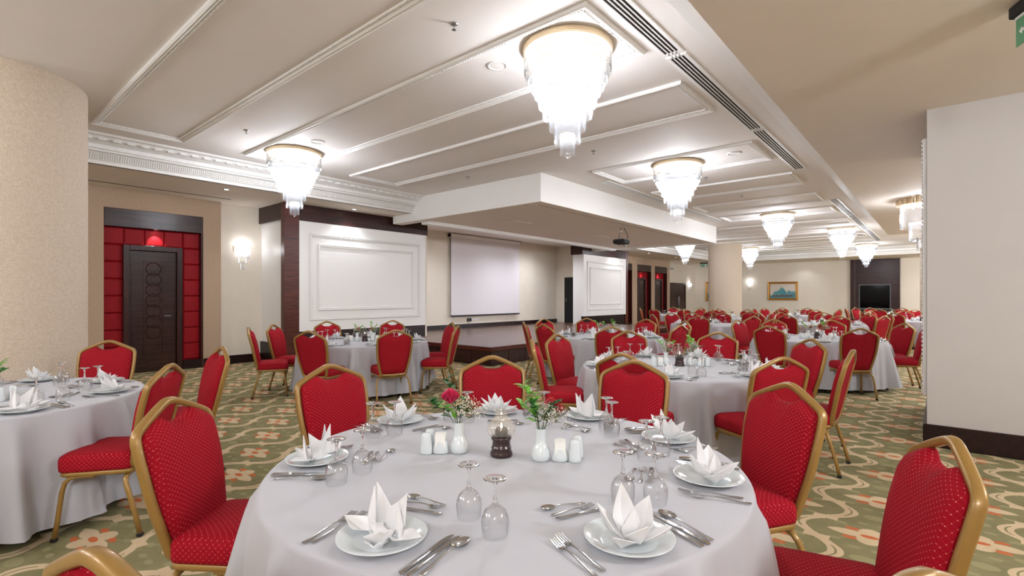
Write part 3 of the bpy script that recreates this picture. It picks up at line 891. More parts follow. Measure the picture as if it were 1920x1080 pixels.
def make_chandelier(tiers, label, loc, plate_r, name='crystal_chandelier', pitch=0.019, pr=0.0082, plate_h=0.05, scallop=False):
    t = thing(name, label, 'chandelier', loc, group='crystal chandeliers')
    if scallop:
        b = MB()
        b.lathe([(0, -0.01), (plate_r, -0.01), (plate_r, 0), (0, 0)], 40)
        for i in range(22):
            a = 2 * pi * i / 22
            b.lathe([(0.042, -0.10), (0.042, -0.005)], 12, (plate_r * cos(a), plate_r * sin(a), 0))
        obj('gold_rim', b, M['brass'], t, smooth=True)
    else:
        obj('ceiling_plate', MB().lathe([(0, -0.045), (plate_r - 0.03, -0.048), (plate_r - 0.015, -0.055), (plate_r, -0.045), (plate_r, -0.01), (plate_r - 0.02, 0)], 64), M['brass'], t, ang=35)
    for r, z, L in tiers:
        b = MB(); prism_ring(b, r, z, L, pitch, pr)
        tr_ = obj('crystal_tier', b, M['crystal'], t, stuff=True)
        obj('support_ring', MB().lathe([(r - 0.004, z + 0.004), (r + 0.004, z + 0.004), (r + 0.004, z - 0.003), (r - 0.004, z - 0.003), (r - 0.004, z + 0.004)], 40), M['brass'], t)
    zb = tiers[-1][1] - tiers[-1][2]
    b = MB().lathe([(0, 0.03), (0.02, 0.018), (0.028, 0), (0.02, -0.014), (0.008, -0.02), (0, -0.03)], 12, (0, 0, zb))
    obj('finial', b, M['crystal'], t, smooth=True)
    nb = 8
    for k in range(nb):
        a = 2 * pi * k / nb
        rr = tiers[0][0] * 0.62
        obj('bulb', MB().lathe([(0, -0.035), (0.014, -0.028), (0.02, 0), (0.014, 0.028), (0, 0.04)], 8, (rr * cos(a), rr * sin(a), -0.12)), M['bulb'], t, smooth=True)
    obj('bulb', MB().lathe([(0, -0.035), (0.014, -0.028), (0.02, 0), (0.014, 0.028), (0, 0.04)], 8, (0, 0, -0.42)), M['bulb'], t, smooth=True)
    return t
chs = [(-2.52, 3.72, 'largest crystal chandelier, top centre of the picture'), (-7.50, 3.70, 'crystal chandelier at the left, before the wood post'),
       (-3.33, 8.15, 'crystal chandelier over the middle table, right of the largest'), (-3.3, 14.76, 'crystal chandelier fourth along the ceiling, above the round column'),
       (-2.42, 19.2, 'crystal chandelier fifth along, left of the last ones'), (-2.38, 25.6, 'small far crystal chandelier before the television'),
       (-7.42, 18.9, 'crystal chandelier partly hidden behind the stage box corner'), (-6.55, 24.2, 'crystal chandelier mostly hidden behind the round column')]
c0 = make_chandelier(TIERS, chs[0][2], (chs[0][0], chs[0][1], Z_C), 0.395)
note_kids(c0)
for x, y, l in chs[1:]: copy_tree(c0, (x, y, Z_C), random.uniform(0, 0.3), l, 'crystal chandeliers')
for x, y, l in chs:
    lamp('POINT', (x, y, Z_C - 0.32), P_CHAND * 0.66, 0.12)
    lamp('POINT', (x, y, Z_C - 0.52), P_CHAND * 0.28, 0.05)
    lamp('POINT', (x, y, Z_C - 0.80), P_CHAND * 0.045, 0.015)
c9 = make_chandelier([(0.30, -0.09, 0.42), (0.18, -0.40, 0.34), (0.075, -0.66, 0.24)], 'smaller gold-rimmed chandelier half hidden behind the right pillar', (-0.24, 11.2, Z_L), 0.33, pitch=0.027, pr=0.0125, scallop=True)
lamp('POINT', (-0.24, 11.2, Z_L - 0.3), 45, 0.1)

def make_sconce(label, loc, rz, power=9):
    t = thing('wall_sconce', label, 'wall lamp', loc, rz, group='crystal wall sconces')
    obj('back_plate', MB().box(-0.17, 0.17, -0.012, 0, -0.05, 0.06, 0.004), M['brass'], t)
    b = MB().lathe([(0.0, 0), (0.17, 0), (0.17, 0.015), (0, 0.015)], 24, (0, 0, 0.05), sy=0.75)
    for r, z, L in ((0.155, 0.05, 0.17), (0.125, -0.04, 0.16), (0.085, -0.14, 0.16), (0.045, -0.26, 0.16)):
        b = MB(); prism_ring(b, r, z, L, 0.024, 0.008, (pi, 2 * pi))
        obj('crystal_tier', b, M['sconcecrystal'], t, stuff=True)
        pts = [(r * cos(pi + pi * k / 10), r * sin(pi + pi * k / 10), z + 0.005) for k in range(11)]
        obj('support_ring', MB().tube(pts, 0.004, 5), M['brass'], t)
    obj('bulb', MB().lathe([(0, -0.03), (0.018, 0), (0, 0.03)], 8, (0, -0.06, -0.02)), M['bulb'], t)
    return t
s0 = make_sconce('crystal wall sconce on the cream wall between door bay and wood post', (XW, 4.30, 2.33), radians(90))
note_kids(s0)
for p, rz, l in (((-11.4, 26.3, 2.1), radians(90), 'crystal wall sconce left of the plain double door'), ((-11.4, 29.6, 2.1), radians(90), 'crystal wall sconce right of the plain double door'), ((-8.25, 30.5, 2.15), 0, 'crystal wall sconce on the far wall right of the round column')):
    copy_tree(s0, p, rz, l, 'crystal wall sconces')
lamp('POINT', (XW + 0.08, 4.30, 2.36), 5, 0.04)
for p in ((-11.3, 26.3, 2.12), (-11.3, 29.6, 2.12), (-8.25, 30.4, 2.18)): lamp('POINT', p, 4.5, 0.04)

# ------------------------------------------------------------------ banquet chair
def smooth_loop(half, n=3):
    """mirror a half outline (x>=0, top to bottom) and round it with Chaikin steps"""
    pts = [(x, z) for x, z in half]
    full = pts + [(-x, z) for x, z in reversed(pts) if abs(x) > 1e-6]
    for _ in range(n):
        out = []
        for i in range(len(full)):
            a, c = full[i], full[(i + 1) % len(full)]
            out.append((a[0] * .75 + c[0] * .25, a[1] * .75 + c[1] * .25))
            out.append((a[0] * .25 + c[0] * .75, a[1] * .25 + c[1] * .75))
        full = out
    return full
def lean(z): return -0.195 - 0.20 * (z - 0.36) - 0.05 * max(0, z - 0.7)
FR = [(0.0, 0.934), (0.035, 0.93), (0.17, 0.868), (0.213, 0.842), (0.216, 0.79), (0.215, 0.70), (0.203, 0.58), (0.172, 0.44), (0.158, 0.375), (0.10, 0.367), (0.0, 0.367)]
CU = [(0.0, 0.858), (0.045, 0.860), (0.075, 0.880), (0.100, 0.892), (0.165, 0.862), (0.200, 0.836), (0.202, 0.79), (0.201, 0.70), (0.189, 0.58), (0.158, 0.44), (0.145, 0.39), (0.09, 0.381), (0.0, 0.381)]
def make_chair():
    t = thing('banquet_chair', '', 'chair')
    fr = smooth_loop(FR, 2)
    b = MB()
    sec = rrect(0.026, 0.034, 0.008, 2)
    b.sweep([(x, lean(z), z) for x, z in fr], sec, closed=True, up=(0, 1, -0.2))
    obj('back_frame', b, M['gold'], t, smooth=True)
    cu = smooth_loop(CU, 2)
    cx, cz = 0.0, 0.62
    def ring(k, dy):
        return [(cx + (x - cx) * k, lean(cz + (z - cz) * k) + dy, cz + (z - cz) * k) for x, z in cu]
    b = MB().rings([ring(0.25, -0.017), ring(0.7, -0.016), ring(0.985, -0.008), ring(1.0, 0.0), ring(0.985, 0.018), ring(0.95, 0.036), ring(0.87, 0.048), ring(0.6, 0.055), ring(0.25, 0.057)])
    obj('backrest', b, M['fabric'], t, smooth=True)
    # seat
    def srect(wf, wb, y0, y1, z, r=0.06, k=4):
        pts = []
        for x, y, a0, r_ in ((wf / 2, y1, 0, r), (-wf / 2, y1, 90, r), (-wb / 2, y0, 180, r * 0.6), (wb / 2, y0, 270, r * 0.6)):
            sx = 1 if x > 0 else -1; sy = 1 if y == y1 else -1
            for i in range(k + 1):
                a = radians(a0 + 90 * i / k)
                pts.append((x - sx * r_ + r_ * cos(a), y - sy * r_ + r_ * sin(a), z))
        return pts
    b = MB()
    lv = [(0.372, 0.012), (0.378, 0.002), (0.395, 0.0), (0.435, 0.0), (0.455, 0.006), (0.468, 0.022), (0.475, 0.05), (0.479, 0.10), (0.481, 0.16)]
    b.rings([srect(0.425 - 2 * i, 0.385 - 2 * i, -0.20 + i * 0.8, 0.175 - i, z, max(0.012, 0.06 - i * 0.2)) for z, i in lv])
    obj('seat', b, M['fabric'], t, smooth=True)
    b = MB()
    pth = srect(0.40, 0.36, -0.19, 0.155, 0.362, 0.05)
    b.sweep(pth, rrect(0.02, 0.026, 0.005, 1), closed=True, up=(0, 0, 1))
    obj('seat_rim', b, M['gold'], t, smooth=True)
    tub = rrect(0.022, 0.026, 0.008, 2)
    for s in (-1, 1):
        b = MB().sweep([(s * .188, -0.02, .350), (s * .190, 0.06, .350), (s * .192, .098, .342), (s * .195, .122, .318), (s * .198, .135, .27), (s * .204, .152, .12), (s * .209, .166, .018)], tub, up=(s * 1.0, 0, 0.05))
        leg = obj('leg', b, M['gold'], t, smooth=True)
        obj('foot_cap', MB().box(s * .209 - .014, s * .209 + .014, .152, .182, 0, .022, .004), M['black'], leg)
        b = MB().sweep([(s * .06, -0.165, .338), (s * .14, -0.168, .338), (s * .178, -0.172, .330), (s * .200, -0.182, .302), (s * .206, -0.20, .25), (s * .212, -0.240, .11), (s * .215, -0.262, .018)], tub, up=(0, -1.0, 0.2))
        leg = obj('leg', b, M['gold'], t, smooth=True)
        obj('foot_cap', MB().box(s * .215 - .014, s * .215 + .014, -.277, -.247, 0, .022, .004), M['black'], leg)
        for z_, y_ in ((0.20, -0.216), (0.13, -0.234)):
            obj('stacking_bumper', MB().box(s * .208 - .008, s * .208 + .008, y_ - 0.002, y_ + 0.022, z_, z_ + 0.02, .004), M['black'], leg)
    b = MB().sweep([(-0.075, -0.166, .338), (0.075, -0.166, .338)], tub, up=(0, 0, 1))
    obj('crossbar', b, M['gold'], t, smooth=True)
    b = MB(); b.box(-0.05, 0.05, -0.205, -0.16, 0.345, 0.372, 0.004)
    obj('back_bracket', b, M['gold'], t)
    return t

CHAIR0 = make_chair(); note_kids(CHAIR0)
chair_used = [False]
APEX = -0.315      # how far behind its origin the chair's top stands
CAMP = Vector((0, 0, 0))
CLOCK = ['six', 'seven', 'eight', 'nine', 'ten', 'eleven', 'twelve', 'one', 'two', 'three', 'four', 'five']
def clock(cx, cy, ang):
    """clock position on a table seen from the camera: six o'clock is nearest"""
    rel = (ang - math.degrees(atan2(-cy, -cx)) + 180) % 360 - 180
    return CLOCK[int(round(-rel / 30.0)) % 12], rel
def chair_at(ax, ay, cx, cy, label, group, turn=0.0):
    """chair whose backrest top is at ax, ay, facing cx, cy"""
    fx, fy = cx - ax, cy - ay
    rz = atan2(fy, fx) - pi / 2 + radians(turn)
    ox = ax - (-sin(rz)) * APEX; oy = ay - cos(rz) * APEX
    if not chair_used[0]:
        chair_used[0] = True
        c = CHAIR0; c.location = (ox, oy, 0); c.rotation_euler = (0, 0, rz); c['label'] = label; c['group'] = group
        return c
    return copy_tree(CHAIR0, (ox, oy, 0), rz, label, group)

# ------------------------------------------------------------------ tables and cloths
ZT = 0.70
RT = 0.90
def make_table():
    t = thing('banquet_table', '', 'table')
    obj('tabletop', MB().lathe([(0, ZT - 0.035), (RT - 0.03, ZT - 0.035), (RT - 0.022, ZT - 0.02), (RT - 0.03, ZT - 0.008), (0, ZT - 0.008)], 48), M['woodx'], t)
    for k in range(4):
        a = pi / 4 + k * pi / 2
        x, y = 0.58 * cos(a), 0.58 * sin(a)
        obj('leg', MB().tube([(x * 0.85, y * 0.85, ZT - 0.035), (x, y, 0.02), (x, y, 0.0)], 0.02), M['black'], t, smooth=True)
    for s in (-1, 1):
        obj('stretcher', MB().tube([(0.4 * s, -0.40, 0.25), (0.4 * s, 0.40, 0.25)], 0.012, 6), M['black'], t, smooth=True)
    return t
def cloth_mesh(seed, n=192):
    rnd = random.Random(seed)
    fol = [(k, rnd.uniform(0, 6.28), am) for k, am in rnd.choice((((13, .25), (22, .62), (35, .40), (5, .2)), ((14, .25), (25, .60), (39, .40), (4, .2)), ((12, .25), (20, .65), (33, .42), (6, .2))))]
    creases = [rnd.uniform(0, 6.28) for _ in range(14)]
    rs = []
    def R_(a, t_):
        a = a + 0.10 * sin(3 * a + seed) + 0.05 * sin(7 * a + seed * 2)
        v = sum(am * (1.7 * (1 - abs(sin((k * a + ph + 0.4 * sin(2 * a + ph)) / 2))) - 0.6) * 1.3 for k, ph, am in fol)
        for c in creases:
            d = (a - c + pi) % (2 * pi) - pi
            v += 0.8 * math.exp(-(d / 0.035) ** 2) * t_
        return v
    for k in range(7):
        r = (RT - 0.012) * (k / 6.0) if k else 0.0004
        rs.append([(r * cos(2 * pi * i / n), r * sin(2 * pi * i / n), ZT + 0.0006 * sin(5 * k + i * 0.2)) for i in range(n)])
    for dr, dz in ((-0.004, -0.002), (0.0, -0.007), (0.003, -0.016)):
        rs.append([((RT + dr) * cos(2 * pi * i / n), (RT + dr) * sin(2 * pi * i / n), ZT + dz) for i in range(n)])
    rows = 15
    for k in range(1, rows + 1):
        t_ = k / rows
        ring = []
        for i in range(n):
            a = 2 * pi * i / n
            g = R_(a, t_)
            g = max(-0.30, g)
            r = RT + 0.004 + 0.012 * t_ + 0.085 * (t_ ** 0.5) * (g + 0.12)
            z = ZT - 0.016 - (ZT - 0.016 - 0.055) * t_ + (0.012 * g * t_ if k == rows else 0)
            ring.append((r * cos(a), r * sin(a), max(0.02, z)))
        rs.append(ring)
    return MB().rings(rs, True, False).mesh('tablecloth', M['cloth'], True)
T0T = make_table(); note_kids(T0T)
CLOTHS = [cloth_mesh(s) for s in (3, 11, 27)]
CLOTH0 = cloth_mesh(5, 320)

# ------------------------------------------------------------------ tableware
def make_plate():
    return MB().lathe([(0, 0.006), (0.07, 0.006), (0.078, 0.008), (0.095, 0.017), (0.116, 0.021), (0.119, 0.0215), (0.119, 0.0185), (0.095, 0.012), (0.075, 0.001), (0.06, 0.0), (0, 0.001)], 48).mesh('dinner_plate', M['china'], True)
PLATE = make_plate()

def petal(b, base, az, ln, L, W, fold=0.25, rows=9, tipw=0.0, curl=0.0, th=0.0022):
    """one folded pointed leaf of cloth"""
    d0 = Vector((sin(ln) * cos(az), sin(ln) * sin(az), cos(ln)))
    out = Vector((cos(az) * cos(ln), sin(az) * cos(ln), -sin(ln)))
    sd = Vector((-sin(az), cos(az), 0))
    base = Vector(base)
    cols = [-1, -0.62, -0.25, 0, 0.25, 0.62, 1]
    def grid(off):
        vs = []
        for r in range(rows):
            t_ = r / (rows - 1)
            wd = W * (0.42 + 1.6 * t_) if t_ < 0.36 else W * max(tipw, (1 - ((t_ - 0.36) / 0.64) ** 1.35))
            for c in cols:
                h = fold * wd * (1 - abs(c)) + curl * t_ * t_ * L * (1 if curl else 0)
                vs.append(base + d0 * (L * t_) + sd * (c * wd) + out * (h + off))
        return vs
    n = len(cols)
    A_, B_ = grid(0), grid(-th)
    vs = A_ + B_; o = len(A_); fs = []
    for r in range(rows - 1):
        for c in range(n - 1):
            i = r * n + c
            fs.append((i, i + 1, i + n + 1, i + n)); fs.append((o + i, o + i + n, o + i + n + 1, o + i + 1))
    for r in range(rows - 1):
        for c in (0, n - 1):
            i = r * n + c
            fs.append((i, i + n, o + i + n, o + i) if c == 0 else (i, o + i, o + i + n, i + n))
    for c in range(n - 1):
        i = (rows - 1) * n + c
        fs.append((i, i + 1, o + i + 1, o + i)); fs.append((c, o + c, o + c + 1, c + 1))
    b.add(vs, fs)

def make_napkin(kind):
    """local +y points to the table centre; stands on the plate"""
    b = MB(); z = 0.012
    R_ = radians
    if kind == 'crown':
        # one standing sheet with two peaks, bowed backwards, folded wedge in front of the left peak
        tops = [(-0.046, 0.030), (-0.044, 0.085), (-0.043, 0.128), (-0.030, 0.112), (-0.012, 0.088), (0.004, 0.070), (0.024, 0.082), (0.046, 0.100), (0.066, 0.117), (0.062, 0.080), (0.056, 0.030)]
        n_ = len(tops); A_, B_ = [], []
        for k_ in range(5):
            q = k_ / 4.0
            for i, (x, h) in enumerate(tops):
                xb_ = -0.036 + 0.074 * i / (n_ - 1)
                yy = 0.018 - 0.9 * (x * (1 - q) * 0.3 + x * 0.7) ** 2 * 10 * 0.35 + 0.010 * q
                p = (xb_ * (1 - q) + x * q, yy, z + h * q)
                A_.append(p); B_.append((p[0], p[1] + 0.0025, p[2]))
        o_ = len(A_); fs_ = []
        for k_ in range(4):
            for i in range(n_ - 1):
                a_ = k_ * n_ + i
                fs_ += [(a_, a_ + 1, a_ + n_ + 1, a_ + n_), (o_ + a_, o_ + a_ + n_, o_ + a_ + n_ + 1, o_ + a_ + 1)]
        for i in range(n_ - 1):
            a_ = 4 * n_ + i; fs_.append((a_, a_ + 1, o_ + a_ + 1, o_ + a_))
        b.add(A_ + B_, fs_)
        petal(b, (-0.036, -0.002, z), R_(250), R_(-4), 0.126, 0.013, 1.1, tipw=0.08)
        petal(b, (0.052, 0.006, z), R_(-60), R_(10), 0.105, 0.012, 0.9, tipw=0.08)
        petal(b, (-0.03, 0.004, z + 0.012), R_(183), R_(82), 0.108, 0.040, 0.5)
        petal(b, (0.03, 0.004, z + 0.012), R_(-3), R_(82), 0.104, 0.038, 0.5)
        petal(b, (-0.006, -0.010, z + 0.004), R_(-35), R_(60), 0.088, 0.044, 0.8, tipw=0.2)
        petal(b, (0.006, -0.022, z), R_(-60), R_(76), 0.055, 0.032, 0.7, tipw=0.3)
        petal(b, (-0.002, -0.004, z), R_(-90), R_(12), 0.045, 0.034, 0.5, tipw=0.5)
    elif kind == 'lily':
        petal(b, (0.0, 0.012, z), R_(85), R_(12), 0.135, 0.036, 0.5)
        petal(b, (-0.012, 0.0, z), R_(150), R_(40), 0.115, 0.042, 0.45)
        petal(b, (0.014, 0.0, z), R_(20), R_(42), 0.118, 0.042, 0.45)
        petal(b, (-0.012, -0.012, z), R_(215), R_(66), 0.112, 0.036, 0.6)
        petal(b, (0.012, -0.014, z), R_(-50), R_(62), 0.105, 0.038, 0.6)
        petal(b, (0.0, -0.012, z), R_(-95), R_(50), 0.10, 0.036, 0.65)
        petal(b, (0.0, 0.0, z), R_(-80), R_(15), 0.085, 0.034, 0.5)
    else:
        for a, ln, L, W in ((90, 12, 0.11, 0.030), (130, 26, 0.105, 0.032), (50, 26, 0.105, 0.032), (172, 48, 0.105, 0.034), (8, 48, 0.105, 0.034), (200, 76, 0.105, 0.034), (-20, 76, 0.105, 0.034), (-60, 62, 0.075, 0.03), (240, 62, 0.075, 0.03), (-90, 20, 0.06, 0.03)):
            petal(b, (0.012 * cos(R_(a)), 0.012 * sin(R_(a)), z), R_(a), R_(ln), L, W, 0.42)
    me = b.mesh('folded_napkin', M['napkin'], True, 50)
    return me
NAPS = {k: make_napkin(k) for k in ('crown', 'lily', 'star')}

def cutlery_strip(b, st, n=6):
    """st: list of (y, halfwidth, zcentre, halfthickness)"""
    rs = []
    for y, hw, z, ht in st:
        rs.append([(hw * cos(2 * pi * i / n + pi / n), y, z + ht * sin(2 * pi * i / n + pi / n)) for i in range(n)])
    b.rings(rs)
def make_fork(s=1.0):
    b = MB()
    cutlery_strip(b, [(-0.100 * s, 0.003, 0.003, 0.0012), (-0.097 * s, 0.0075, 0.003, 0.0018), (-0.06 * s, 0.0055, 0.004, 0.0018), (0.0, 0.0032, 0.009, 0.0016), (0.03 * s, 0.003, 0.008, 0.0016), (0.043 * s, 0.010, 0.005, 0.0012), (0.055 * s, 0.0125, 0.004, 0.0010), (0.060 * s, 0.0120, 0.0042, 0.0009)], 8)
    for k in range(4):
        x = -0.0105 + 0.007 * k
        b.sweep([(x * 1.0, 0.057 * s, 0.0042), (x * 0.98, 0.08 * s, 0.0065), (x * 0.92, 0.100 * s, 0.0105)], [(-0.0016, -0.0007), (0.0016, -0.0007), (0.0016, 0.0007), (-0.0016, 0.0007)], up=(0, 0, 1))
    return b.mesh('fork', M['steel'], True, 50)
def make_knife(s=1.0):
    b = MB()
    cutlery_strip(b, [(-0.112 * s, 0.004, 0.004, 0.002), (-0.108 * s, 0.0082, 0.0045, 0.0036), (-0.05 * s, 0.0075, 0.0045, 0.0034), (0.0, 0.006, 0.0045, 0.003), (0.004 * s, 0.0075, 0.004, 0.0022)], 8)
    pts = [(-0.006, 0.002), (-0.008, 0.03), (-0.0085, 0.07), (-0.005, 0.095), (0.004, 0.107), (0.0065, 0.10), (0.0065, 0.05), (0.0065, 0.002)]
    lo = [(x, y * s, 0.0032) for x, y in pts]; hi = [(x, y * s, 0.0048) for x, y in pts]
    b.rings([lo, hi])
    return b.mesh('knife', M['steel'], True, 50)
def make_spoon(s=1.0):
    b = MB()
    cutlery_strip(b, [(-0.100 * s, 0.003, 0.003, 0.0012), (-0.097 * s, 0.0075, 0.003, 0.0018), (-0.06 * s, 0.0055, 0.004, 0.0018), (0.0, 0.0032, 0.009, 0.0016), (0.034 * s, 0.003, 0.0085, 0.0016), (0.045 * s, 0.004, 0.0075, 0.0012)], 8)
    ly, lx = 0.032 * s, 0.0205 * (0.6 + 0.4 * s)
    rs = []
    for k in range(6):
        q = k / 5.0
        rs.append([(lx * q * cos(2 * pi * i / 18) * (1 - 0.12 * sin(2 * pi * i / 18)), 0.072 * s + ly * q * sin(2 * pi * i / 18), 0.001 + 0.0075 * q * q) for i in range(18)])
    rs[0] = [(0.0005 * cos(2 * pi * i / 18), 0.072 * s + 0.0005 * sin(2 * pi * i / 18), 0.001) for i in range(18)]
    b.rings(rs, True, False)
    rs2 = [[(x, y, z - 0.0009) for x, y, z in r] for r in rs]
    b.rings(rs2, True, False)
    return b.mesh('spoon', M['steel'], True)
FORK, KNIFE, SPOON = make_fork(), make_knife(), make_spoon()
DFORK, DKNIFE, DSPOON = make_fork(0.74), make_knife(0.74), make_spoon(0.74)

# upturned wine glass: parts bowl, stem, foot
BOWL = MB().lathe([(0.0335, 0.0), (0.0365, 0.018), (0.0385, 0.036), (0.0370, 0.052), (0.030, 0.068), (0.019, 0.079), (0.010, 0.085), (0.006, 0.088)], 28).rings(
    [[(r * cos(2 * pi * i / 28), r * sin(2 * pi * i / 28), z) for i in range(28)] for r, z in ((0.0335, 0.0), (0.0352, 0.018), (0.0371, 0.036), (0.0356, 0.051), (0.0285, 0.066), (0.017, 0.076), (0.001, 0.080))], True, False).mesh('bowl', M['glass'], True)
STEM = MB().lathe([(0.007, 0.086), (0.0085, 0.091), (0.0055, 0.097), (0.0042, 0.115), (0.0048, 0.135), (0.0075, 0.1475)], 12, cap=True).mesh('stem', M['solidglass'], True)
FOOT = MB().lathe([(0.007, 0.1475), (0.018, 0.1515), (0.0315, 0.1545), (0.0325, 0.156), (0.031, 0.1570), (0, 0.1575), ], 28).mesh('foot', M['solidglass'], True)
GLASS_FAR = MB().lathe([(0.0335, 0.0), (0.0385, 0.036), (0.030, 0.068), (0.010, 0.085), (0.0045, 0.10), (0.0048, 0.140), (0.031, 0.1545), (0.0325, 0.156), (0, 0.1575)], 16).mesh('wine_glass', M['glass'], True)

def put(name, me, label, cat, loc, rz, group):
    o = bpy.data.objects.new(name, me)
    o.location = loc; o.rotation_euler = (0, 0, rz)
    tag(o, label, cat, group)
    return link(o)

def wine_glass(loc, label, group, near=True):
    if not near: return put('wine_glass', GLASS_FAR, label, 'glass', loc, random.uniform(0, 6), group)
    t = thing('wine_glass', label, 'glass', loc, 0, group)
    for nm, me in (('bowl', BOWL), ('stem', STEM), ('foot', FOOT)):
        link(bpy.data.objects.new(nm, me), t)
    return t

def setting(tab, cx, cy, ang, r, seat, detail, kind, rnd, z=ZT + 0.001):
    """detail 3: everything apart with own labels; 2: cutlery grouped labels; 1: plate, napkin, glasses"""
    a = radians(ang)
    px, py = cx + r * cos(a), cy + r * sin(a)
    fw = (-cos(a), -sin(a)); rt = (-sin(a), cos(a))
    rt = (fw[1], -fw[0])
    head = atan2(fw[1], fw[0]) - pi / 2
    def at(u, v): return (px + rt[0] * u + fw[0] * v, py + rt[1] * u + fw[1] * v, z)
    where = "at %s o'clock of the %s" % (seat, tab)
    G = lambda s: '%s on the %s' % (s, tab)
    put('dinner_plate', PLATE, 'white plate under a napkin ' + where, 'plate', (px, py, z), head, G('dinner plates'))
    put('folded_napkin', NAPS[kind], 'white pointed napkin ' + where, 'napkin', (px, py, z + 0.0005), head + rnd.uniform(-0.5, 0.5), G('folded napkins'))
    ga, gb = (0.15, 0.21), (0.245, 0.16)
    for (u, v), wd in ((ga, 'inner'), (gb, 'outer')):
        u += rnd.uniform(-0.015, 0.015); v += rnd.uniform(-0.015, 0.015)
        wine_glass(at(u, v), ('%s upturned wine glass %s' % (wd, where)) , G('upturned wine glasses'), detail >= 2)
    if detail >= 2:
        j = lambda s=0.01: rnd.uniform(-s, s)
        it = [('dinner_fork', FORK, 'inner steel dinner fork', 'fork', (-0.150, 0.0), j(0.05), 0), ('dinner_fork', FORK, 'outer steel dinner fork', 'fork', (-0.178, -0.012), j(0.06), 0),
              ('dinner_knife', KNIFE, 'inner steel dinner knife', 'knife', (0.148, 0.0), j(0.05), 0), ('dinner_knife', KNIFE, 'outer steel dinner knife', 'knife', (0.170, 0.002), j(0.04), 0),
              ('soup_spoon', SPOON, 'steel soup spoon beside the knives', 'spoon', (0.205, 0.0), j(0.08), 0)]
        if detail >= 3 or True:
            it += [('dessert_spoon', DSPOON, 'small steel dessert spoon', 'spoon', (-0.045, 0.262), pi / 2 + j(0.2), 0), ('dessert_fork', DFORK, 'small steel dessert fork', 'fork', (-0.035, 0.225), -pi / 2 + j(0.1), 0),
                   ('dessert_knife', DKNIFE, 'small steel dessert knife', 'knife', (-0.03, 0.195), pi / 2 + j(0.08), 0)]
        for nm, me, lb, ct, (u, v), tw, _ in it:
            x, y, z_ = at(u + j(0.006), v + j(0.006))
            put(nm, me, '%s %s' % (lb, where), ct, (x, y, z_ + 0.0003), head + tw, G(nm.replace('_', ' ') + 's'))

# centrepieces
def make_vase():
    return MB().lathe([(0, 0.0), (0.030, 0.0), (0.036, 0.006), (0.0385, 0.025), (0.036, 0.045), (0.026, 0.062), (0.0205, 0.075), (0.0195, 0.10), (0.021, 0.122), (0.0225, 0.126), (0.019, 0.125), (0.017, 0.10), (0.017, 0.08), (0, 0.07)], 28).mesh('vase', M['china'], True)
VASE = make_vase()
SALT = MB().lathe([(0, 0.0), (0.023, 0.0), (0.0255, 0.004), (0.025, 0.018), (0.0205, 0.074), (0.0185, 0.083), (0.012, 0.087), (0, 0.088)], 24, sy=0.85).mesh('salt_shaker', M['china'], True)
NHOLD = MB().lathe([(0, 0.004), (0.030, 0.0), (0.034, 0.006), (0.033, 0.02), (0.027, 0.045), (0.024, 0.052), (0.022, 0.052), (0.028, 0.02), (0, 0.008)], 24, sy=0.72).mesh('holder', M['china'], True)

def leaf(b, base, d, L, W, droop=0.2):
    d = Vector(d).normalized(); base = Vector(base)
    up = Vector((0, 0, 1)); sd = d.cross(up)
    if sd.length < 1e-3: sd = Vector((1, 0, 0))
    sd.normalize(); nrm = sd.cross(d).normalized()
    prof_ = [(0, 0.08), (0.2, 0.7), (0.45, 1.0), (0.7, 0.75), (0.9, 0.3), (1, 0.02)]
    top, n = [], 3
    for t_, w_ in prof_:
        p = base + d * (L * t_) - up * (droop * L * t_ * t_)
        top += [p - sd * (W * w_) + nrm * (W * w_ * 0.25), p, p + sd * (W * w_) + nrm * (W * w_ * 0.25)]
    low = [p - nrm * 0.0006 for p in top]
    vs = top + low; o = len(top); fs = []
    for r in range(5):
        for c in range(2):
            i = r * 3 + c
            fs.append((i, i + 1, i + 4, i + 3)); fs.append((o + i, o + i + 3, o + i + 4, o + i + 1))
        fs.append((r * 3, r * 3 + 3, o + r * 3 + 3, o + r * 3)); fs.append((r * 3 + 2, o + r * 3 + 2, o + r * 3 + 5, r * 3 + 5))
    b.add(vs, fs)

def carnation(c, r, m, parent, name='carnation', seed=1):
    rnd = random.Random(seed)
    b = MB()
    for ly in range(7):
        q = ly / 6.0
        rad = r * (0.62, 0.88, 1.0, 0.98, 0.82, 0.58, 0.32)[ly]; z = r * (-0.55 + 1.2 * q)
        n = 36; ph = rnd.uniform(0, 6)
        inner = [(c[0] + rad * 0.25 * cos(2 * pi * i / n), c[1] + rad * 0.25 * sin(2 * pi * i / n), c[2] + z - r * 0.12) for i in range(n)]
        mid, out_ = [], []
        for i in range(n):
            a = 2 * pi * i / n
            f = 1 + 0.10 * sin(9 * a + ph) + 0.07 * sin(17 * a + ph * 2)
            mid.append((c[0] + rad * 0.75 * cos(a), c[1] + rad * 0.75 * sin(a), c[2] + z + r * 0.05 * sin(7 * a + ph)))
            out_.append((c[0] + rad * f * cos(a), c[1] + rad * f * sin(a), c[2] + z + r * 0.12 + r * 0.16 * sin(11 * a + ph)))
        b.rings([inner, mid, out_], True, False)
    b.lathe([(0, -r * 0.9), (r * 0.25, -r * 0.8), (r * 0.45, -r * 0.3)], 12, c)
    return obj(name, b, m, parent, smooth=True)

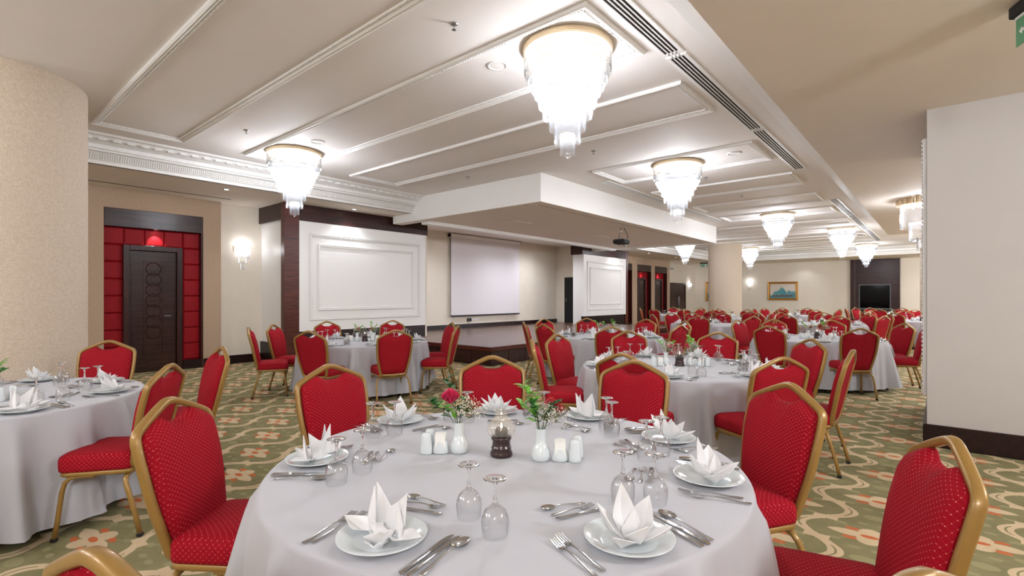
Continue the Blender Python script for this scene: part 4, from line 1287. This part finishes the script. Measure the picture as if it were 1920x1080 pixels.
def bouquet(loc, label, spec, seed, near=True):
    """spec: list of ('flower', x,y,z,r,mat), ('twig', dirx,diry,dirz,len,mat)"""
    rnd = random.Random(seed)
    t = thing('flower_bouquet', label, 'flowers', loc, 0, 'table flowers')
    z0 = -0.045
    for s in spec:
        if s[0] == 'flower':
            _, x, y, z, r, m = s
            st_ = obj('flower_stem', MB().tube([(0, 0, z0), (x * 0.4, y * 0.4, z * 0.5), (x, y, z - r * 0.6)], 0.0017, 6), M['stem'], t, smooth=True)
            carnation((x, y, z), r, M[m], t, 'blossom', seed)
        elif s[0] == 'twig':
            _, dx, dy, dz, L, m = s[:6]
            d = Vector((dx, dy, dz)).normalized()
            tip = d * L
            mid = Vector((tip.x * 0.35, tip.y * 0.35, tip.z * 0.55))
            obj('twig', MB().tube([(0, 0, z0), mid, tip], 0.0014, 5), M['stem'], t, smooth=True)
            n = s[6] if len(s) > 6 else 9
            for k in range(n):
                q = 0.35 + 0.65 * k / (n - 1)
                p = Vector((0, 0, z0)).lerp(mid, q * 2) if q < 0.5 else mid.lerp(tip, q * 2 - 1)
                a = rnd.uniform(0, 6.28)
                ld = d * 0.6 + Vector((cos(a), sin(a), rnd.uniform(-0.1, 0.5)))
                b = MB(); leaf(b, p, ld, rnd.uniform(0.034, 0.054), rnd.uniform(0.011, 0.016))
                obj('leaf', b, M[m], t, smooth=True)
        elif s[0] == 'sprig':
            _, x, y, z, R_, n = s
            b = MB(); b2 = MB()
            for k in range(n):
                a, e = rnd.uniform(0, 6.28), rnd.uniform(-0.6, 1.4)
                q = R_ * rnd.uniform(0.45, 1.05)
                p = Vector((x + q * cos(a) * cos(e), y + q * sin(a) * cos(e), z + q * sin(e)))
                c_ = rnd.uniform(0.0022, 0.0036)
                b.add([(p.x - c_, p.y, p.z), (p.x + c_, p.y, p.z), (p.x, p.y - c_, p.z), (p.x, p.y + c_, p.z), (p.x, p.y, p.z - c_), (p.x, p.y, p.z + c_)],
                      [(0, 2, 5), (2, 1, 5), (1, 3, 5), (3, 0, 5), (2, 0, 4), (1, 2, 4), (3, 1, 4), (0, 3, 4)])
                if k % 3 == 0:
                    b2.tube([(0, 0, 0), (x * 0.7, y * 0.7, z * 0.6), p], 0.0006, 3)
            obj('sprig_blossoms', b, M['gyp'], t, stuff=True)
            obj('sprig_stems', b2, M['stem'], t, stuff=True)
    return t

def lantern(loc, label, sc=1.0):
    t = thing('candle_lantern', label, 'candle lantern', loc, 0, 'candle lanterns')
    obj('wooden_base', MB().lathe([(0, 0), (0.044, 0), (0.0465, 0.005), (0.045, 0.016), (0.039, 0.028), (0.0415, 0.032), (0.0415, 0.037), (0.037, 0.041), (0.0365, 0.064), (0.041, 0.068), (0.0425, 0.074), (0.040, 0.079), (0.026, 0.080), (0, 0.080)], 32), M['lanternwood'], t, smooth=True)
    obj('candle', MB().lathe([(0.027, 0.080), (0.027, 0.108), (0.025, 0.112), (0.013, 0.108), (0, 0.107)], 20), M['candle'], t, smooth=True)
    obj('flame', MB().lathe([(0, 0.109), (0.004, 0.116), (0.0035, 0.125), (0, 0.136)], 8), M['flame'], t, smooth=True)
    obj('glass_shade', MB().lathe([(0.033, 0.081), (0.052, 0.089), (0.059, 0.104), (0.057, 0.118), (0.046, 0.138), (0.031, 0.154), (0.024, 0.166), (0.0235, 0.174), (0.027, 0.184), (0.0262, 0.184), (0.0225, 0.174)], 36), M['shade'], t, smooth=True)
    return t

def shaker(loc, rz, label, group):
    return put('salt_shaker', SALT, label, 'shaker', loc, rz, group)
def napkin_holder(loc, rz, label, group, n=9):
    t = thing('napkin_holder', label, 'napkin holder', loc, rz, group)
    link(bpy.data.objects.new('holder', NHOLD), t)
    b = MB()
    for k in range(n):
        y = -0.014 + 0.028 * k / (n - 1)
        h = 0.078 + 0.006 * sin(k * 2.3)
        b.sweep([(-0.019, y, 0.01), (-0.021, y * 1.3, h), (0.0, y * 1.3 + 0.001, h + 0.006), (0.021, y * 1.3, h), (0.019, y, 0.01)][0:5], [(-0.0006, -0.0006), (0.0006, -0.0006), (0.0006, 0.0006), (-0.0006, 0.0006)])
        b.box(-0.020, 0.020, y * 1.2 - 0.0008, y * 1.2 + 0.0008, 0.01, h)
    obj('paper_napkins', b, M['paper'], t, stuff=True)
    return t

# ------------------------------------------------------------------ the tables of the hall
# key: centre, short name, chairs [(top x, top y)...] measured, detail, settings
TAB = {
 'T0': ((-1.33, 1.53), 'front table', 3),
 'T1': ((-4.68, 0.20), 'left-edge table', 2),
 'T3': ((-1.88, 4.65), 'table behind the front one', 2),
 'T2': ((-6.45, 4.24), 'table at the wall panel', 2),
 'T4': ((-4.24, 7.41), 'table by the stage corner', 2),
 'T5': ((-1.48, 9.12), 'table nearest the pillar', 2),
 'T6': ((-4.20, 12.25), 'table before the round column', 1),
 'T7': ((-2.20, 14.20), 'table behind the pillar-side one', 1),
 'T12': ((-5.00, 16.30), 'table at the round column', 1),
 'T8': ((-3.90, 20.0), 'far table under the painting', 1),
 'T9': ((-0.40, 17.60), 'far table at the pillar edge', 1),
 'T10': ((-1.35, 22.6), 'far table before the television', 1),
 'T13': ((-7.4, 18.2), 'far table near the doors', 1),
}
CHAIRS = {
 'T0': [(-2.36, .66), (-2.80, 1.60), (-2.36, 2.56), (-1.50, 2.98), (-.55, 2.66), (.02, 1.93), (-1.03, .19), (-.03, .96)],
 'T1': [(-5.95, 1.15), (-3.58, .98, 15), (-4.48, 1.60)],
 'T2': [(-7.15, 2.89), (-7.57, 3.41), (-5.80, 3.04), (-5.16, 3.83), (-7.87, 4.44), (-7.33, 5.38), (-5.95, 5.46), (-5.26, 4.98)],
 'T3': [(-1.76, 3.34), (-.82, 3.80), (-.98, 5.64), (-.52, 4.66), (-1.97, 5.99), (-2.86, 5.54), (-3.2, 4.56), (-2.99, 3.82)],
 'T4': [(-5.24, 6.46), (-5.70, 7.62), (-4.55, 6.12), (-5.20, 8.34), (-3.44, 6.15), (-4.18, 8.72), (-2.9, 7.21), (-3.3, 8.4)],
 'T5': [(-2.74, 9.5), (-1.86, 7.84), (-.80, 7.95), (-.50, 9.92), (-.26, 9.35), (-1.48, 10.5), (-2.35, 10.2)],
}
RING = [-141, 178, 136, 95, 53, 12, -21, -77]
FARCH = {'T6': [153, 128, -81, 96, 55, -33, 12, -140], 'T7': [142, -111, -68, 52, -24, 97, 15, -150],
         'T12': [-175, 150, 121, 84, -50, -95, 30, -15], 'T8': [150, 120, -98, 85, -54, 178, 25, -15],
         'T9': [-150, -112, -70, 108, 150, 60, 178], 'T10': [-170, 147, 122, -101, -60, 80, 35, -15], 'T13': [-150, -105, -60, -15, 30, 75, 120]}
SETT = {'T0': [(-75, .757), (-24, .766), (22, .756), (60, .775), (98, .80), (135, .80), (174, .81), (-137, .75)],
        'T1': [(60, .74), (14, .74), (-28, .74), (104, .74), (148, .74), (190, .74)]}
NK = {'T0': ['crown', 'lily', 'lily', 'lily', 'crown', 'star', 'lily', 'crown']}
first_table = True
for ti, key in enumerate(TAB):
    (cx, cy), nm, det = TAB[key]
    rnd = random.Random(100 + ti)
    G = 'tables' 
    if first_table:
        T0T.location = (cx, cy, 0); T0T.rotation_euler = (0, 0, 0.2); T0T['label'] = 'round banquet table hidden under the cloth of the ' + nm; T0T['group'] = 'round banquet tables'; first_table = False
    else:
        copy_tree(T0T, (cx, cy, 0), rnd.uniform(0, 1.5), 'round folding table beneath the cloth, the ' + nm, 'round banquet tables')
    c = bpy.data.objects.new('tablecloth', CLOTH0 if key == 'T0' else CLOTHS[ti % 3])
    c.location = (cx, cy, 0); c.rotation_euler = (0, 0, rnd.uniform(0, 6.28))
    tag(c, 'white floor-length cloth draped over the ' + nm, 'tablecloth', 'white round tablecloths'); link(c)
    # chairs
    if key in CHAIRS: L = CHAIRS[key]
    else: L = [(cx + 1.38 * cos(radians(a)), cy + 1.38 * sin(radians(a))) for a in FARCH[key]]
    used = set()
    for ch_ in L:
        ax, ay = ch_[0], ch_[1]; tn = ch_[2] if len(ch_) > 2 else rnd.uniform(-5, 5)
        d = hypot(ax - cx, ay - cy)
        if d < 1.355:
            ax, ay = cx + (ax - cx) * 1.355 / d, cy + (ay - cy) * 1.355 / d
        ang = math.degrees(atan2(ay - cy, ax - cx))
        ck, rel = clock(cx, cy, ang)
        k = CLOCK.index(ck)
        if k in used:                       # two chairs share an hour: name the next free one
            alt = (k + 1) % 12 if (k + 1) % 12 not in used else (k - 1) % 12
            k = alt; ck = CLOCK[k]
        used.add(k)
        face = 'seen from behind' if abs(rel) < 55 else ('facing the camera' if abs(rel) > 125 else 'seen side-on')
        chair_at(ax, ay, cx, cy, "red gold-framed chair %s, %s o'clock of the %s" % (face, ck, nm),
                 'banquet chairs at the ' + nm, tn)
    # place settings
    S = SETT.get(key) or [(a + 3, .77) for a in RING]
    usedc = set()
    for k, (a, r) in enumerate(S):
        ck, rel = clock(cx, cy, a)
        i_ = CLOCK.index(ck)
        while i_ in usedc: i_ = (i_ + 1) % 12
        usedc.add(i_); ck = CLOCK[i_]
        kd = NK[key][k] if key in NK else ('star', 'lily', 'crown')[(k + ti) % 3]
        if key not in NK and abs(rel) > 60: kd = 'star'
        dd = det
        if key in ('T4', 'T5') and abs(rel) > 120: dd = 2
        setting(nm, cx, cy, a, r, ck, dd, kd, rnd)
    zc = ZT + 0.001
    if key == 'T0': continue
    # centrepieces of the other tables, in a row across the view
    ux, uy = 0.7615, 0.6481
    vx, vy = -uy, ux
    def P_(u, v, z=zc): return (cx + ux * u + vx * v, cy + uy * u + vy * v, z)
    two = key in ('T2',)
    lantern(P_(0, 0), 'dark wooden candle lantern with glass shade on the ' + nm)
    spots = ((-0.12, 0.03), (0.11, 0.02)) if (two or det == 2) else ((0.07, 0.04),)
    for q, (u, v) in enumerate(spots):
        sd_ = 'left' if u < 0 else 'right'
        lb = 'white bulbous vase %s of the lantern on the %s' % (sd_, nm)
        put('vase', VASE, lb, 'vase', P_(u, v), 0, 'small white vases')
        sp = [('twig', -0.8 + q * 0.7, 0.1 - q * 0.2, 1, 0.15, 'leafl', 10), ('twig', 0.6 - q * 0.6, 0.5, 0.9, 0.13, 'leafl', 9), ('twig', 0.9, 0.6, 0.6, 0.12, 'leafd', 9), ('flower', 0.035 - 0.06 * q, 0.0, 0.06, 0.027, 'coral' if ti % 2 else 'pink'), ('sprig', 0.03, -0.01, 0.045, 0.065, 160)]
        if det == 1: sp = [('twig', -0.5, 0.2, 1, 0.12, 'leafl', 6), ('twig', 0.6, 0.5, 0.9, 0.10, 'leafd', 6), ('flower', 0.04, 0.0, 0.05, 0.028, 'coral'), ('sprig', 0.0, -0.01, 0.05, 0.05, 40)]
        bouquet(P_(u, v, zc + 0.125), 'mixed flowers in the %s vase on the %s' % (sd_, nm), sp, 50 + ti * 2 + q)
    for q, (u, v) in enumerate(((-0.19, -0.02), (0.19, -0.03))[:2 if det == 2 else 1]):
        napkin_holder(P_(u, v), 0.67, 'white napkin holder %s of the lantern on the %s' % ('left' if u < 0 else 'right', nm), 'napkin holders')
    for q, (u, v) in enumerate(((-0.25, -0.04), (-0.24, 0.03), (0.25, -0.05), (0.25, 0.03))[:4 if det == 2 else 2]):
        shaker(P_(u, v), 0.67, '%s white shaker %s of the lantern on the %s' % ('front' if v < 0 else 'rear', 'left' if u < 0 else 'right', nm), 'white shakers')

# centrepieces of the front table, each where it stands
zc = ZT + 0.001
cl = (-1.372, 1.545)
lantern((cl[0], cl[1], zc), 'dark turned wooden candle lantern, lit, centre of the front table')
lamp('POINT', (cl[0], cl[1], zc + 0.128), 0.25, 0.008, (1, 0.75, 0.45))
put('vase', VASE, 'white bulbous vase holding the pink carnation, left of the front lantern', 'vase', (-1.535, 1.462, zc), 0, 'small white vases')
put('vase', VASE, 'white bulbous vase with bright leaves, right of the front lantern', 'vase', (-1.215, 1.605, zc), 0, 'small white vases')
R3 = Vector((0.7615, 0.6481, 0)); F3 = Vector((-0.6481, 0.7615, 0))
def dv(u, v, z): p = R3 * u + F3 * v; return p.x, p.y, z
bouquet((-1.535, 1.462, zc + 0.125), 'pink carnation, dark leaves and white sprigs in the left vase, front table',
        [('flower', *dv(-0.035, -0.01, 0.112), 0.036, 'pink'), ('twig', *dv(-0.9, 0.1, 0.55), 0.16, 'leafd', 12), ('twig', *dv(-0.35, 0.3, 1.0), 0.19, 'leafd', 10), ('twig', *dv(-0.6, -0.2, 0.7), 0.11, 'leafl', 9), ('twig', *dv(0.1, 0.4, 0.7), 0.09, 'leafd', 6),
         ('sprig', *dv(0.035, 0.0, 0.06), 0.055, 220), ('sprig', *dv(0.06, 0.0, 0.03), 0.06, 60)], 5)
bouquet((-1.215, 1.605, zc + 0.125), 'bright green leaves, coral blossom and white sprigs in the right vase, front table',
        [('twig', *dv(-0.40, 0.1, 1.0), 0.185, 'leafl', 14), ('twig', *dv(-0.55, -0.1, 0.75), 0.13, 'leafl', 12), ('twig', *dv(-0.30, -0.3, 0.8), 0.12, 'leafd', 10), ('twig', *dv(0.42, -0.1, 0.9), 0.12, 'leafd', 10), ('flower', *dv(0.045, 0.05, 0.09), 0.028, 'coral'), ('flower', *dv(0.075, 0.04, 0.072), 0.022, 'coral'),
         ('sprig', *dv(0.02, 0.0, 0.055), 0.05, 200), ('sprig', *dv(0.08, 0.0, 0.04), 0.05, 60)], 6)
napkin_holder((-1.585, 1.405, zc), 0.67, 'white napkin holder with paper napkins left of the front lantern', 'napkin holders')
napkin_holder((-1.150, 1.645, zc), 0.67, 'white napkin holder with paper napkins right of the front lantern', 'napkin holders')
shaker((-1.625, 1.362, zc), 0.67, 'white shaker at the left end, front one of two', 'white shakers')
shaker((-1.660, 1.412, zc), 0.67, 'white shaker at the left end, rear one of two', 'white shakers')
shaker((-1.100, 1.675, zc), 0.67, 'white shaker at the right end, front one of two', 'white shakers')
shaker((-1.125, 1.730, zc), 0.67, 'white shaker at the right end, rear one of two', 'white shakers')
